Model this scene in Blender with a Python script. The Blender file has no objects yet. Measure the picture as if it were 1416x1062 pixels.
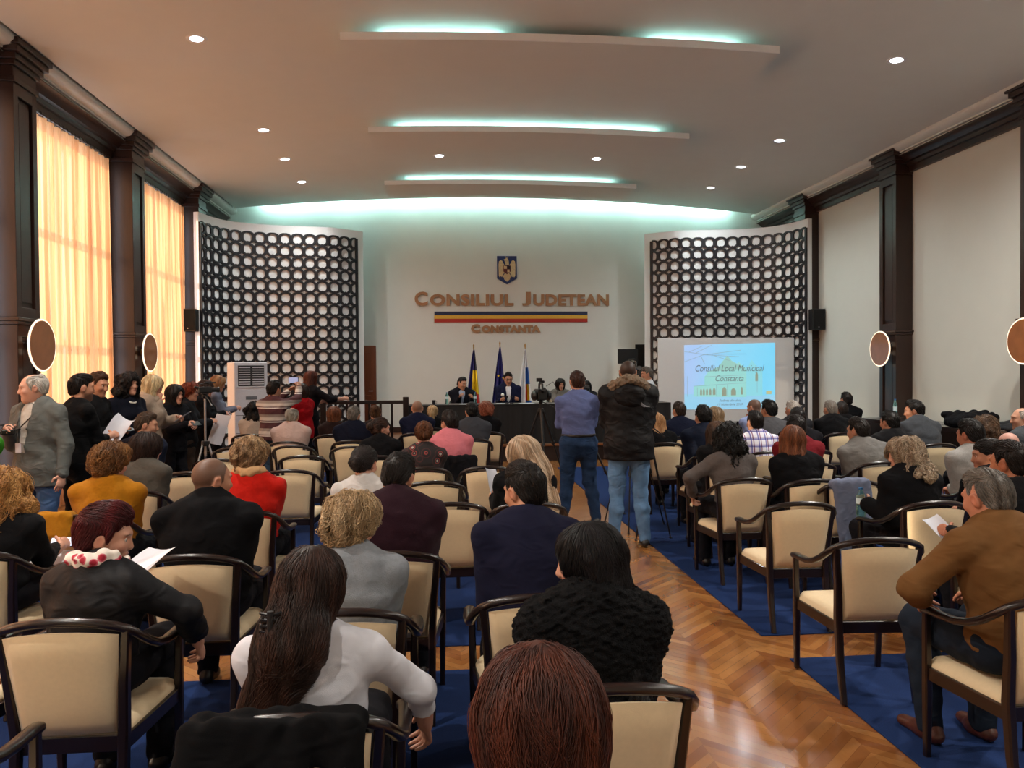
import bpy, math, random
import numpy as np
from mathutils import Vector, Matrix
random.seed(7); RNG = np.random.default_rng(11)
SC = bpy.context.scene; COL = SC.collection
PI = math.pi
# ---------------------------------------------------------------- camera
H = 1.72; FPX = 1065.4; YAW, PITCH, ROLL = (math.radians(a) for a in (5.205, 0.904, -0.44))
cam = bpy.data.cameras.new('camera'); cam.sensor_width = 36.0; cam.lens = FPX * 36.0 / 1416.0; cam.clip_start = 0.05
camo = bpy.data.objects.new('camera', cam); COL.objects.link(camo)
camo.matrix_world = Matrix.Translation((0, 0, H)) @ Matrix.Rotation(-YAW, 4, 'Z') @ Matrix.Rotation(PI / 2 - PITCH, 4, 'X') @ Matrix.Rotation(ROLL, 4, 'Z')
SC.camera = camo
# ---------------------------------------------------------------- view, world, sun
SC.view_settings.view_transform = 'Standard'; SC.view_settings.look = 'None'
SC.view_settings.gamma = 1.0; SC.view_settings.use_curve_mapping = False
SC.view_settings.exposure = 0.56
W = bpy.data.worlds.new('sky'); SC.world = W; W.use_nodes = True
W.node_tree.nodes['Background'].inputs[0].default_value = (0.75, 0.85, 1.0, 1)
W.node_tree.nodes['Background'].inputs[1].default_value = 3.5
sl = bpy.data.lights.new('sun', 'SUN'); sl.energy = 4.1; sl.angle = math.radians(0.6); sl.color = (1.0, 0.83, 0.62)
so = bpy.data.objects.new('sun', sl); COL.objects.link(so)
so.rotation_euler = Vector((1.0, 0.30, -0.27)).to_track_quat('-Z', 'Y').to_euler(); so.location = (-12, 4, 8)
SPOT_W = 100.0; SPOT_NEAR_W = 430.0          # each recessed downlight; near ones boosted to fill the foreground
TUBE_E = 11.0           # cove tubes above the hanging ceiling panels

def ray(px, py):
    u, v = (px - 708) / FPX, (py - 531) / FPX
    return (camo.matrix_world.to_3x3() @ Vector((u, -v, -1.0)))
def see(px, py, Y):      # the point seen at a pixel, at room depth Y
    r = ray(px, py); return Vector((0, 0, H)) + r * (Y / r.y)
def seez(px, py, z):
    r = ray(px, py); return Vector((0, 0, H)) + r * ((z - H) / r.z)
# ---------------------------------------------------------------- materials
def lin(h):
    h = h.lstrip('#'); c = [int(h[i:i + 2], 16) / 255 for i in (0, 2, 4)]
    return tuple(x / 12.92 if x <= 0.04045 else ((x + 0.055) / 1.055) ** 2.4 for x in c) + (1.0,)
class NT:
    def __init__(s, m): s.t = m.node_tree; s.n = s.t.nodes; s.l = s.t.links; s.b = s.n.get('Principled BSDF')
    def new(s, ty, **kw):
        n = s.n.new(ty)
        for k, v in kw.items(): setattr(n, k, v)
        return n
    def link(s, a, b): s.l.new(a, b)
    def math(s, op, a, b=None, c=None):
        n = s.n.new('ShaderNodeMath'); n.operation = op
        for i, x in enumerate((a, b, c)):
            if x is None: continue
            if isinstance(x, (int, float)): n.inputs[i].default_value = x
            else: s.l.new(x, n.inputs[i])
        return n.outputs[0]
    def mix(s, f, a, b, bt='MIX'):
        n = s.n.new('ShaderNodeMix'); n.data_type = 'RGBA'; n.blend_type = bt
        for i, x in ((0, f), (6, a), (7, b)):
            if isinstance(x, (int, float)): n.inputs[i].default_value = x
            elif isinstance(x, tuple): n.inputs[i].default_value = x
            else: s.l.new(x, n.inputs[i])
        return n.outputs[2]
MATS = {}
def mat(name, color, rough=0.6, metal=0.0, noise=0.12, scale=40.0, bump=0.0, bscale=200.0, coat=0.0, spec=0.5, sheen=0.0, stretch=None, emit=None, estr=0.0, folds=0.0):
    if name in MATS: return MATS[name]
    if isinstance(color, str): color = lin(color)
    m = bpy.data.materials.new(name); m.use_nodes = True; t = NT(m); b = t.b
    b.inputs['Roughness'].default_value = rough; b.inputs['Metallic'].default_value = metal
    b.inputs['Specular IOR Level'].default_value = spec; b.inputs['Coat Weight'].default_value = coat; b.inputs['Sheen Weight'].default_value = sheen
    tc = t.new('ShaderNodeTexCoord'); src = tc.outputs['Object']
    if stretch:
        mp = t.new('ShaderNodeMapping'); mp.inputs['Scale'].default_value = stretch; t.link(src, mp.inputs[0]); src = mp.outputs[0]
    n = t.new('ShaderNodeTexNoise'); n.inputs['Scale'].default_value = scale; n.inputs['Detail'].default_value = 3; t.link(src, n.inputs['Vector'])
    dark = tuple(c * (1 - noise) for c in color[:3]) + (1,); lite = tuple(min(1, c * (1 + noise)) for c in color[:3]) + (1,)
    t.link(t.mix(n.outputs['Fac'], dark, lite), b.inputs['Base Color'])
    if bump:
        n2 = t.new('ShaderNodeTexNoise'); n2.inputs['Scale'].default_value = bscale; t.link(src, n2.inputs['Vector'])
        bp = t.new('ShaderNodeBump'); bp.inputs['Strength'].default_value = bump; bp.inputs['Distance'].default_value = 0.004
        t.link(n2.outputs['Fac'], bp.inputs['Height']); t.link(bp.outputs[0], b.inputs['Normal'])
        if folds:
            mp = t.new('ShaderNodeMapping'); mp.inputs['Scale'].default_value = (1.0, 1.0, 1.7); mp.inputs['Rotation'].default_value = (0.5, 0.6, 0.3); t.link(src, mp.inputs[0])
            n3 = t.new('ShaderNodeTexNoise'); n3.inputs['Scale'].default_value = 7.5; n3.inputs['Detail'].default_value = 2.5; n3.inputs['Distortion'].default_value = 1.6; n3.noise_type = 'RIDGED_MULTIFRACTAL' if hasattr(n3, 'noise_type') else 'FBM'; t.link(mp.outputs[0], n3.inputs['Vector'])
            b3 = t.new('ShaderNodeBump'); b3.inputs['Strength'].default_value = folds; b3.inputs['Distance'].default_value = 0.02
            t.link(n3.outputs['Fac'], b3.inputs['Height']); t.link(bp.outputs[0], b3.inputs['Normal']); t.link(b3.outputs[0], b.inputs['Normal'])
    if emit:
        b.inputs['Emission Color'].default_value = lin(emit) if isinstance(emit, str) else emit; b.inputs['Emission Strength'].default_value = estr
    MATS[name] = m; return m
M_ceil = mat('ceiling_paint', '#d8d8d3', 0.85, noise=0.03, scale=3, bump=0.05)
M_wallc = mat('cream_plaster', '#d4d6ce', 0.85, noise=0.03, scale=3, bump=0.05)
M_back = mat('back_wall_plaster', '#dcdfdb', 0.85, noise=0.03, scale=3)
M_white = mat('white_paint', '#e8eaec', 0.6, noise=0.03)
M_wood = mat('dark_wood', '#2f1c15', 0.36, noise=0.35, scale=6, stretch=(6, 6, 0.6), bump=0.05, bscale=60)
M_frame = mat('chair_wood', '#1a0e0c', 0.28, noise=0.3, scale=8, coat=0.3)
M_cream = mat('cream_upholstery', '#dcc6a0', 0.75, noise=0.06, scale=60, bump=0.15, bscale=600, sheen=0.2)
M_black = mat('black_plastic', '#111113', 0.4, noise=0.15)
M_lattice = mat('lattice_wood', '#15131a', 0.45, noise=0.2, scale=8)
M_doorw = mat('door_wood', '#7a3c1e', 0.4, noise=0.25, scale=6, stretch=(6, 6, 0.6))
M_cloth_black = mat('black_tablecloth', '#101012', 0.85, noise=0.2, scale=20, sheen=0.2)
M_paper = mat('paper', '#c4c6d0', 0.7, noise=0.02)
M_metal = mat('brushed_metal', '#b8b8bc', 0.3, 0.9)
M_brass = mat('brass', '#b08a48', 0.3, 0.9)
M_bronze = mat('bronze_letters', '#a97e5c', 0.42, 0.35, noise=0.2, scale=5)
M_amber = mat('amber_disc', '#a8683a', 0.32, 0.35, noise=0.3, scale=6, coat=0.4)
def emat(name, color, s):
    m = bpy.data.materials.new(name); m.use_nodes = True; t = NT(m)
    t.b.inputs['Base Color'].default_value = (0.3, 0.3, 0.3, 1); t.b.inputs['Emission Color'].default_value = lin(color) if isinstance(color, str) else color
    t.b.inputs['Emission Strength'].default_value = s; return m
M_bulb = emat('downlight_glow', '#eef4ff', 14.0)
M_tube = emat('tube_glow', '#b4f2f0', TUBE_E)
M_tube_back = emat('back_tube_glow', '#bdf3ec', 36.0)
M_rim = emat('sconce_glow', '#ffe6c4', 1.1)
M_lcd = emat('lcd_glow', '#dfeaff', 0.9)
def glassm(name, color, rough=0.05):
    m = bpy.data.materials.new(name); m.use_nodes = True; b = NT(m).b
    b.inputs['Base Color'].default_value = lin(color); b.inputs['Transmission Weight'].default_value = 0.9; b.inputs['Roughness'].default_value = rough; b.inputs['IOR'].default_value = 1.3
    return m
M_bottle = glassm('bottle_plastic', '#9fe0e0')
def parquet():
    m = bpy.data.materials.new('parquet'); m.use_nodes = True; t = NT(m); b = t.b
    g = t.new('ShaderNodeNewGeometry'); s = t.new('ShaderNodeSeparateXYZ'); t.link(g.outputs['Position'], s.inputs[0])
    x, y = s.outputs[0], s.outputs[1]
    cw = 0.36
    xs = t.math('DIVIDE', t.math('ADD', x, 20.06), cw)
    ci = t.math('FLOOR', xs); fx = t.math('FRACT', xs)
    odd = t.math('MODULO', ci, 2.0)
    sgn = t.math('SUBTRACT', t.math('MULTIPLY', odd, 2.0), 1.0)
    sl_ = t.math('MULTIPLY', t.math('MULTIPLY', t.math('SUBTRACT', fx, 0.5), sgn), cw * 0.95)
    v = t.math('DIVIDE', t.math('ADD', t.math('ADD', y, 50.0), sl_), 0.075)
    vi = t.math('FLOOR', v); fv = t.math('FRACT', v)
    cmb = t.new('ShaderNodeCombineXYZ'); t.link(ci, cmb.inputs[0]); t.link(vi, cmb.inputs[1])
    wn = t.new('ShaderNodeTexWhiteNoise'); wn.noise_dimensions = '2D'; t.link(cmb.outputs[0], wn.inputs['Vector'])
    r = t.new('ShaderNodeValToRGB'); r.color_ramp.elements[0].color = lin('#86502a'); r.color_ramp.elements[1].color = lin('#b27c46')
    e = r.color_ramp.elements.new(0.5); e.color = lin('#9c6636'); t.link(wn.outputs['Value'], r.inputs[0])
    mp = t.new('ShaderNodeMapping'); mp.inputs['Scale'].default_value = (60, 9, 1); t.link(g.outputs['Position'], mp.inputs[0])
    nz = t.new('ShaderNodeTexNoise'); nz.inputs['Scale'].default_value = 1.0; nz.inputs['Detail'].default_value = 4; t.link(mp.outputs[0], nz.inputs['Vector'])
    c1 = t.mix(nz.outputs['Fac'], r.outputs[0], lin('#70431f')); c1n = c1.node; 
    c2 = t.mix(0.35, r.outputs[0], c1)
    gap = t.math('LESS_THAN', fv, 0.025)
    c3 = t.mix(gap, c2, lin('#6a4020')); t.link(c3, b.inputs['Base Color'])
    b.inputs['Roughness'].default_value = 0.22; b.inputs['Coat Weight'].default_value = 0.35; b.inputs['Coat Roughness'].default_value = 0.12
    n3 = t.new('ShaderNodeTexNoise'); n3.inputs['Scale'].default_value = 5.0; t.link(g.outputs['Position'], n3.inputs['Vector'])
    bp = t.new('ShaderNodeBump'); bp.inputs['Strength'].default_value = 0.12; bp.inputs['Distance'].default_value = 0.01; t.link(n3.outputs['Fac'], bp.inputs['Height'])
    t.link(bp.outputs[0], b.inputs['Normal']); t.link(bp.outputs[0], b.inputs['Coat Normal'])
    return m
M_parquet = parquet()
M_carpet = mat('blue_carpet', '#1d305a', 0.95, noise=0.3, scale=120, bump=0.5, bscale=500, spec=0.1)
def curtain_mat():
    m = bpy.data.materials.new('sheer_curtain'); m.use_nodes = True; t = NT(m); n = t.n
    out = n['Material Output']; d = n.new('ShaderNodeBsdfDiffuse'); tr = n.new('ShaderNodeBsdfTranslucent'); tp = n.new('ShaderNodeBsdfTransparent')
    tc = t.new('ShaderNodeTexCoord'); mp = t.new('ShaderNodeMapping'); mp.inputs['Scale'].default_value = (30, 30, 0.7); t.link(tc.outputs['Object'], mp.inputs[0])
    nz = t.new('ShaderNodeTexNoise'); nz.inputs['Scale'].default_value = 1.0; t.link(mp.outputs[0], nz.inputs['Vector'])
    col = t.mix(nz.outputs['Fac'], lin('#dc9f6c'), lin('#f0c08e'))
    t.link(col, d.inputs[0]); t.link(col, tr.inputs[0])
    a = n.new('ShaderNodeMixShader'); a.inputs[0].default_value = 0.62; t.link(d.outputs[0], a.inputs[1]); t.link(tr.outputs[0], a.inputs[2])
    bmx = n.new('ShaderNodeMixShader'); bmx.inputs[0].default_value = 0.04; t.link(a.outputs[0], bmx.inputs[1]); t.link(tp.outputs[0], bmx.inputs[2])
    t.link(bmx.outputs[0], out.inputs['Surface']); return m
M_curtain = curtain_mat()
# ---------------------------------------------------------------- mesh helpers
class MB:
    def __init__(s): s.v = []; s.f = []; s.m = []; s.mats = []
    def _mi(s, m):
        if m is None: return 0
        if m not in s.mats: s.mats.append(m)
        return s.mats.index(m)
    def add(s, vs, fs, m=None):
        o = len(s.v); s.v.extend(tuple(v) for v in vs); s.f.extend(tuple(o + i for i in f) for f in fs); s.m.extend([s._mi(m)] * len(fs)); return s
    def box(s, lo, hi, m=None, M=None):
        x0, y0, z0 = lo; x1, y1, z1 = hi
        vs = [Vector(p) for p in ((x0, y0, z0), (x1, y0, z0), (x1, y1, z0), (x0, y1, z0), (x0, y0, z1), (x1, y0, z1), (x1, y1, z1), (x0, y1, z1))]
        if M: vs = [M @ v for v in vs]
        return s.add(vs, [(0, 3, 2, 1), (4, 5, 6, 7), (0, 1, 5, 4), (1, 2, 6, 5), (2, 3, 7, 6), (3, 0, 4, 7)], m)
    def sweep(s, path, ra, rb=None, n=10, up=(0, 0, 1), m=None, power=2.0, caps=True):
        """tube along path; section half sizes ra (sideways) x rb (along up); power > 2 squares the section"""
        path = [Vector(p) for p in path]; k = len(path); vs = []; fs = []
        up = Vector(up)
        for i, p in enumerate(path):
            d = (path[min(i + 1, k - 1)] - path[max(i - 1, 0)]).normalized()
            sd = d.cross(up)
            if sd.length < 1e-4: sd = d.cross(Vector((0, 1, 0.01)))
            sd.normalize(); u2 = sd.cross(d).normalized()
            a = ra[i] if isinstance(ra, (list, tuple)) else ra
            b = a if rb is None else (rb[i] if isinstance(rb, (list, tuple)) else rb)
            for j in range(n):
                th = 2 * PI * (j + 0.5) / n; c, sn = math.cos(th), math.sin(th)
                c = math.copysign(abs(c) ** (2 / power), c); sn = math.copysign(abs(sn) ** (2 / power), sn)
                vs.append(p + sd * (a * c) + u2 * (b * sn))
        for i in range(k - 1):
            for j in range(n):
                j2 = (j + 1) % n; fs.append((i * n + j, i * n + j2, (i + 1) * n + j2, (i + 1) * n + j))
        if caps: fs.append(tuple(range(n))[::-1]); fs.append(tuple((k - 1) * n + j for j in range(n)))
        return s.add(vs, fs, m)
    def lathe(s, prof, c=(0, 0, 0), n=24, axis='Z', m=None, M=None):
        vs = []; fs = []; c = Vector(c)
        for r, z in prof:
            for j in range(n):
                a = 2 * PI * j / n; p = Vector((r * math.cos(a), r * math.sin(a), z))
                if axis == 'X': p = Vector((p.z, p.x, p.y))
                elif axis == 'Y': p = Vector((p.x, p.z, p.y))
                if M: p = M @ p
                vs.append(c + p)
        for i in range(len(prof) - 1):
            for j in range(n):
                j2 = (j + 1) % n; fs.append((i * n + j, i * n + j2, (i + 1) * n + j2, (i + 1) * n + j))
        fs.append(tuple(range(n))[::-1]); fs.append(tuple((len(prof) - 1) * n + j for j in range(n)))
        return s.add(vs, fs, m)
    def prism(s, poly, y0, y1, m=None, M=None):      # poly in x,z extruded in y
        n = len(poly); vs = [Vector((x, y0, z)) for x, z in poly] + [Vector((x, y1, z)) for x, z in poly]
        if M: vs = [M @ v for v in vs]
        fs = [tuple(range(n)), tuple(range(2 * n - 1, n - 1, -1))] + [(i, i + n, (i + 1) % n + n, (i + 1) % n) for i in range(n)]
        return s.add(vs, fs, m)
    def sphere(s, c, r, m=None, nu=16, nv=10, M=None):
        if not isinstance(r, (tuple, list)): r = (r, r, r)
        vs = []; fs = []; c = Vector(c)
        for i in range(nv + 1):
            ph = PI * i / nv
            for j in range(nu):
                a = 2 * PI * j / nu; p = Vector((r[0] * math.sin(ph) * math.cos(a), r[1] * math.sin(ph) * math.sin(a), r[2] * math.cos(ph)))
                vs.append(c + (M @ p if M else p))
        for i in range(nv):
            for j in range(nu): fs.append((i * nu + j, (i + 1) * nu + j, (i + 1) * nu + (j + 1) % nu, i * nu + (j + 1) % nu))
        return s.add(vs, fs, m)
    def mesh(s, name, m=None, smooth=True, angle=40):
        me = bpy.data.meshes.new(name); me.from_pydata(s.v, [], s.f)
        ms = s.mats or [m]
        for x in ms: me.materials.append(x)
        if s.mats: me.polygons.foreach_set('material_index', s.m)
        import bmesh
        bm = bmesh.new(); bm.from_mesh(me); bmesh.ops.recalc_face_normals(bm, faces=bm.faces); bm.to_mesh(me); bm.free()
        if smooth:
            me.polygons.foreach_set('use_smooth', [True] * len(me.polygons))
            try: me.set_sharp_from_angle(angle=math.radians(angle))
            except Exception: pass
        me.update(); return me
    def build(s, name, m=None, parent=None, loc=None, rz=0, smooth=True, bevel=0, angle=40):
        o = bpy.data.objects.new(name, s.mesh(name, m, smooth, angle)); COL.objects.link(o)
        if parent: o.parent = parent
        if loc is not None: o.location = loc
        if rz: o.rotation_euler.z = rz
        if bevel:
            b = o.modifiers.new('bevel', 'BEVEL'); b.width = bevel; b.segments = 2; b.limit_method = 'ANGLE'
        return o
def tag(o, label, cat, group=None):
    o['label'] = label; o['category'] = cat
    if group: o['group'] = group
    return o
def struct(o, label=None):
    o['kind'] = 'structure'
    if label: o['label'] = label
    return o
def empty(name, loc, label, cat, group=None, rz=0):
    o = bpy.data.objects.new(name, None); COL.objects.link(o); o.location = loc; o.rotation_euler.z = rz; o.empty_display_size = 0.1
    return tag(o, label, cat, group)
def copy_tree(o, parent=None):
    c = o.copy(); COL.objects.link(c); c.parent = parent
    for ch in [x for x in bpy.data.objects if x.parent == o]: copy_tree(ch, c)
    return c
def text_mesh(txt, size, depth, offset=0.0, shear=0.0, align='CENTER', bevel=0.0, spacing=1.0):
    cu = bpy.data.curves.new('txt', 'FONT'); cu.body = txt; cu.size = size; cu.extrude = depth; cu.offset = offset; cu.shear = shear
    cu.align_x = align; cu.bevel_depth = bevel; cu.space_character = spacing; cu.resolution_u = 4
    ob = bpy.data.objects.new('txt', cu); COL.objects.link(ob)
    bpy.context.view_layer.update()
    me = bpy.data.meshes.new_from_object(ob.evaluated_get(bpy.context.evaluated_depsgraph_get()))
    bpy.data.objects.remove(ob); return me
# ================================================================= ROOM
XL, XR = -5.1, 8.0          # wall planes
PXL, PXR = -4.75, 7.7       # faces of the pilasters
Y0, YB = -2.6, 18.3
YP = [-0.75 - 3.3, -0.75, 2.55, 5.85, 9.15, 12.47, 15.75]  # near edges of the pilasters
YP = [y for y in YP if y > Y0]
PW = 0.5
CX = 1.48
def zc(x): return 5.78 - 0.31 * ((x - CX) / 6.15) ** 2
struct(MB().box((XL - 0.5, Y0, -0.12), (XR + 0.3, YB + 0.2, 0)).build('floor', M_parquet, smooth=False))
# ceiling: a gentle vault
def vault(x0, x1, y0, y1, dz, th, n=32):
    vs = []; fs = []
    for k in range(n + 1):
        x = x0 + (x1 - x0) * k / n; z = zc(x) + dz
        vs += [(x, y0, z), (x, y1, z), (x, y1, z + th), (x, y0, z + th)]
    for k in range(n):
        a = 4 * k; b = a + 4
        for i in range(4): fs.append((a + i, a + (i + 1) % 4, b + (i + 1) % 4, b + i))
    fs += [(0, 3, 2, 1), (4 * n, 4 * n + 1, 4 * n + 2, 4 * n + 3)]
    return vs, fs
c = MB(); c.add(*vault(-4.62, 7.6, Y0, 18.0, 0, 0.22)); c.box((XL - 0.5, Y0 - 0.2, 6.05), (XR + 0.3, YB + 0.2, 6.2)); c.box((XL, 17.7, 5.6), (-4.5, YB, 6.1)); c.box((7.5, 17.7, 5.6), (XR, YB, 6.1)); c.box((XL, 17.7, 5.8), (XR, 17.75, 6.1)); struct(c.build('ceiling', M_ceil))
struct(MB().box((XL - 0.5, YB, 0), (XR + 0.3, YB + 0.2, 6.2)).build('wall_back', M_back, smooth=False))
struct(MB().box((XL - 0.5, Y0 - 0.2, 0), (XR + 0.3, Y0, 6.0)).build('wall_front', M_wallc, smooth=False))
struct(MB().box((XR, Y0, 0), (XR + 0.3, YB, 6.0)).build('wall_right', M_wallc, smooth=False))
# left wall with tall window openings between pilasters
bays = [(YP[i] + PW, YP[i + 1]) for i in range(len(YP) - 1)] 
WZ0, WZ1 = 0.35, 4.98
wl = MB(); edge = Y0
for (a, b) in bays:
    wl.box((XL - 0.4, edge, 0), (XL, a + 0.12, 6.0)); edge = b - 0.22
    wl.box((XL - 0.4, a + 0.12, 0), (XL, edge, WZ0)); wl.box((XL - 0.4, a + 0.12, WZ1), (XL, edge, 6.0))
wl.box((XL - 0.4, edge, 0), (XL, YB, 6.0))
struct(wl.build('wall_left', M_wallc, smooth=False))
for i, (a, b) in enumerate(bays):
    y0, y1 = a + 0.12, b - 0.22; w = MB(); xo = XL - 0.3
    for yy in (y0, y1 - 0.07): w.box((xo, yy, WZ0), (xo + 0.07, yy + 0.07, WZ1))
    for k in (1, 2): 
        ym = y0 + (y1 - y0) * k / 3; w.box((xo, ym - 0.03, WZ0), (xo + 0.06, ym + 0.03, WZ1))
    for z in (WZ0, 2.12, 3.56, WZ1 - 0.07): w.box((xo, y0, z), (xo + 0.07, y1, z + 0.1))
    struct(w.build('window_%d' % (i + 1), M_white, smooth=False))
# friezes and cornices along both sides
def run_profile(prof, y0, y1):
    m = MB(); n = len(prof); vs = [(x, y0, z) for x, z in prof] + [(x, y1, z) for x, z in prof]
    fs = [(i, i + 1, i + 1 + n, i + n) for i in range(n - 1)] + [(n - 1, 0, n, 2 * n - 1), tuple(range(n)), tuple(range(n, 2 * n))]
    m.add(vs, fs); return m
cove = [(-5.1, 5.52), (-4.70, 5.52), (-4.665, 5.50), (-4.662, 5.452), (-4.672, 5.43), (-4.70, 5.405), (-4.74, 5.386), (-4.80, 5.376), (-4.80, 5.352), (-4.87, 5.352), (-4.87, 5.338), (-4.82, 5.334), (-4.82, 5.318), (-5.1, 5.318)]
corn = [(-5.1, 5.318), (-4.81, 5.318), (-4.81, 5.30), (-4.86, 5.285), (-4.9, 5.25), (-4.93, 5.22), (-4.98, 5.21), (-5.0, 5.16), (-5.03, 5.15), (-5.03, 5.06), (-5.1, 5.06)]
mir = lambda p: [(2 * CX - x - 0.06, z) for x, z in p]
struct(run_profile(cove, Y0, YB).build('trim_1', M_ceil, angle=60)); struct(run_profile(mir(cove), Y0, YB).build('trim_2', M_ceil, angle=60))
struct(run_profile(corn, Y0, YB).build('trim_3', M_wood, angle=25)); struct(run_profile(mir(corn), Y0, YB).build('trim_4', M_wood, angle=25))
struct(MB().box((XL, YB - 0.04, 0.31), (XR, YB, 0.44)).build('baseboard_back', M_wood, smooth=False))
struct(MB().box((XR - 0.03, Y0, 0), (XR, YB - 0.04, 0.14)).build('baseboard_right', M_wood, smooth=False))
def pilaster(side, y):
    s = 1 if side == 'l' else -1; wx = XL if s > 0 else XR; px = (PXL - XL) if s > 0 else (XR - PXR)
    root = MB()
    def bx(y0, y1, z0, z1, d): 
        xs = sorted((wx, wx + s * d)); root.box((xs[0], y0, z0), (xs[1], y1, z1))
    bx(y + 0.008, y + PW - 0.008, 0, 5.03, px - 0.04)                       # shaft core
    bx(y - 0.02, y + PW + 0.02, 0, 0.16, px + 0.02); bx(y - 0.02, y + PW + 0.02, 2.30, 2.34, px + 0.015); bx(y - 0.04, y + PW + 0.04, 2.34, 2.38, px + 0.035)
    # raised rails and stiles round the sunk panels
    for z0, z1 in ((0.16, 2.30), (2.38, 5.02)):
        bx(y, y + 0.1, z0, z1, px); bx(y + PW - 0.1, y + PW, z0, z1, px); bx(y + 0.004, y + PW - 0.004, z0, z0 + 0.12, px - 0.001); bx(y + 0.004, y + PW - 0.004, z1 - 0.14, z1, px - 0.001)
        bx(y + 0.14, y + PW - 0.14, z0 + 0.18, z1 - 0.2, px - 0.02)
    for k, (z0, z1, d) in enumerate(((5.02, 5.08, 0.02), (5.08, 5.2, 0.0), (5.2, 5.26, 0.03), (5.26, 5.33, 0.06), (5.33, 5.40, 0.10), (5.40, 5.47, 0.13))):
        bx(y - d, y + PW + d, z0, z1, px + d)
    return root
n = 1
for y in YP:
    for sd in 'lr':
        o = pilaster(sd, y + (0.0 if sd == 'l' else 0.0)).build('pilaster', M_wood, smooth=False, bevel=0.006); struct(o); n += 1
# frieze panel joints (short upright fillets)
# stage
struct(MB().box((-2.3, 14.75, 0), (XR, YB, 0.285)).build('floor_stage', mat('stage_face', '#23130e', 0.5), smooth=False))
struct(MB().box((-2.3, 14.7, 0.285), (XR, YB, 0.31)).build('floor_stage_boards', mat('stage_boards', '#7a4a2a', 0.3, noise=0.3, scale=5), smooth=False))
# carpets
def carpet(x0, x1, y0, y1, label):
    tag(MB().box((x0, y0, 0.0005), (x1, y1, 0.009)).build('carpet', M_carpet, smooth=False, bevel=0.003), label, 'carpet', 'blue carpet runners under the chair rows')
carpet(2.04, 7.4, 0.8, 4.38, 'blue carpet under the brown-jacketed man and the empty armchair at the parquet aisle')
carpet(2.04, 7.4, 4.78, 13.6, 'large blue carpet under the far block of chairs beside the plain wall')
carpet(-4.4, 0.85, -0.6, 4.42, 'blue carpet under the nearest chair rows on the window side')
carpet(-4.4, 0.85, 4.82, 13.6, 'large blue carpet under the far chair rows on the window side')
# doors beside the stage
def door(x0, x1, name):
    d = MB(); d.box((x0, YB - 0.05, 0.31), (x1, YB - 0.001, 2.36)); o = d.build(name, M_doorw, smooth=False, bevel=0.01); struct(o)
    f = MB()
    for z0, z1 in ((0.45, 1.2), (1.35, 2.2)): f.box((x0 + 0.12, YB - 0.065, z0), (x1 - 0.12, YB - 0.05, z1))
    f.build('panel', M_doorw, o, smooth=False, bevel=0.01)
    h = MB().sweep([(x1 - 0.07, YB - 0.1, 1.3), (x1 - 0.17, YB - 0.1, 1.3)], 0.01); h.build('handle', M_metal, o)
door(-2.42, -1.53, 'door_1')
tmp = M_doorw; M_doorw = mat('dark_door', '#1c1412', 0.4, noise=0.3); door(4.66, 5.5, 'door_2'); M_doorw = tmp
# ceiling panels with light tubes
def hang_panel(y0, y1, label, tubes):
    root = empty('ceiling_panel', (CX, y0, zc(CX)), label, 'ceiling panel', 'hanging light panels of the ceiling')
    p = MB(); x0, x1 = -1.12, 4.08
    p.add(*vault(x0, x1, y0, y1, -0.2, 0.085)); o = p.build('board', M_ceil, root, angle=30); o.location = -Vector((CX, y0, zc(CX)))
    for k, (a, b, ty) in enumerate([(a, b, y0 + 0.28) for a, b in tubes]):
        t = MB(); pts = [(x, ty, zc(x) - 0.075) for x in np.linspace(a, b, 8)]; t.sweep(pts, 0.016, n=8)
        o = t.build('light_tube', M_tube, root); o.location = -Vector((CX, y0, zc(CX)))
    ed = MB(); ed.add(*vault(x0 - 0.003, x1 + 0.003, y0 - 0.012, y0, -0.202, 0.089)); o = ed.build('lit_edge', M_white, root, angle=30); o.location = -Vector((CX, y0, zc(CX)))  # whiter front edge: light falling on it, put into the paint
    r = MB()
    for x in (x0 + 0.5, CX, x1 - 0.5):
        r.box((x - 0.02, (y0 + y1) / 2 + 0.1, zc(x) - 0.12), (x + 0.02, (y0 + y1) / 2 + 0.14, zc(x) + 0.01))
    o = r.build('hanger', M_metal, root, smooth=False); o.location = -Vector((CX, y0, zc(CX)))
T3 = [(-0.68, 0.72), (0.78, 2.18), (2.24, 3.62)]
hang_panel(9.0, 10.06, 'widest hanging white ceiling panel, nearest the camera', [T3[0], (2.55, 3.62)])
hang_panel(12.4, 13.46, 'middle of the three hanging white ceiling panels', T3)
hang_panel(15.85, 16.9, 'hanging white ceiling panel closest to the back wall', T3)
cv = empty('cove_light', (CX, 18.12, 5.95), 'row of light tubes hidden in the ceiling slot along the back wall', 'light')
for k in range(8):
    a = -4.1 + 1.4 * k; MB().sweep([(a - CX, 0, zc(a) + 0.12 - 5.95), (a + 1.3 - CX, 0, zc(a + 1.3) + 0.12 - 5.95)], 0.016, n=8).build('light_tube', M_tube_back, cv)
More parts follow.
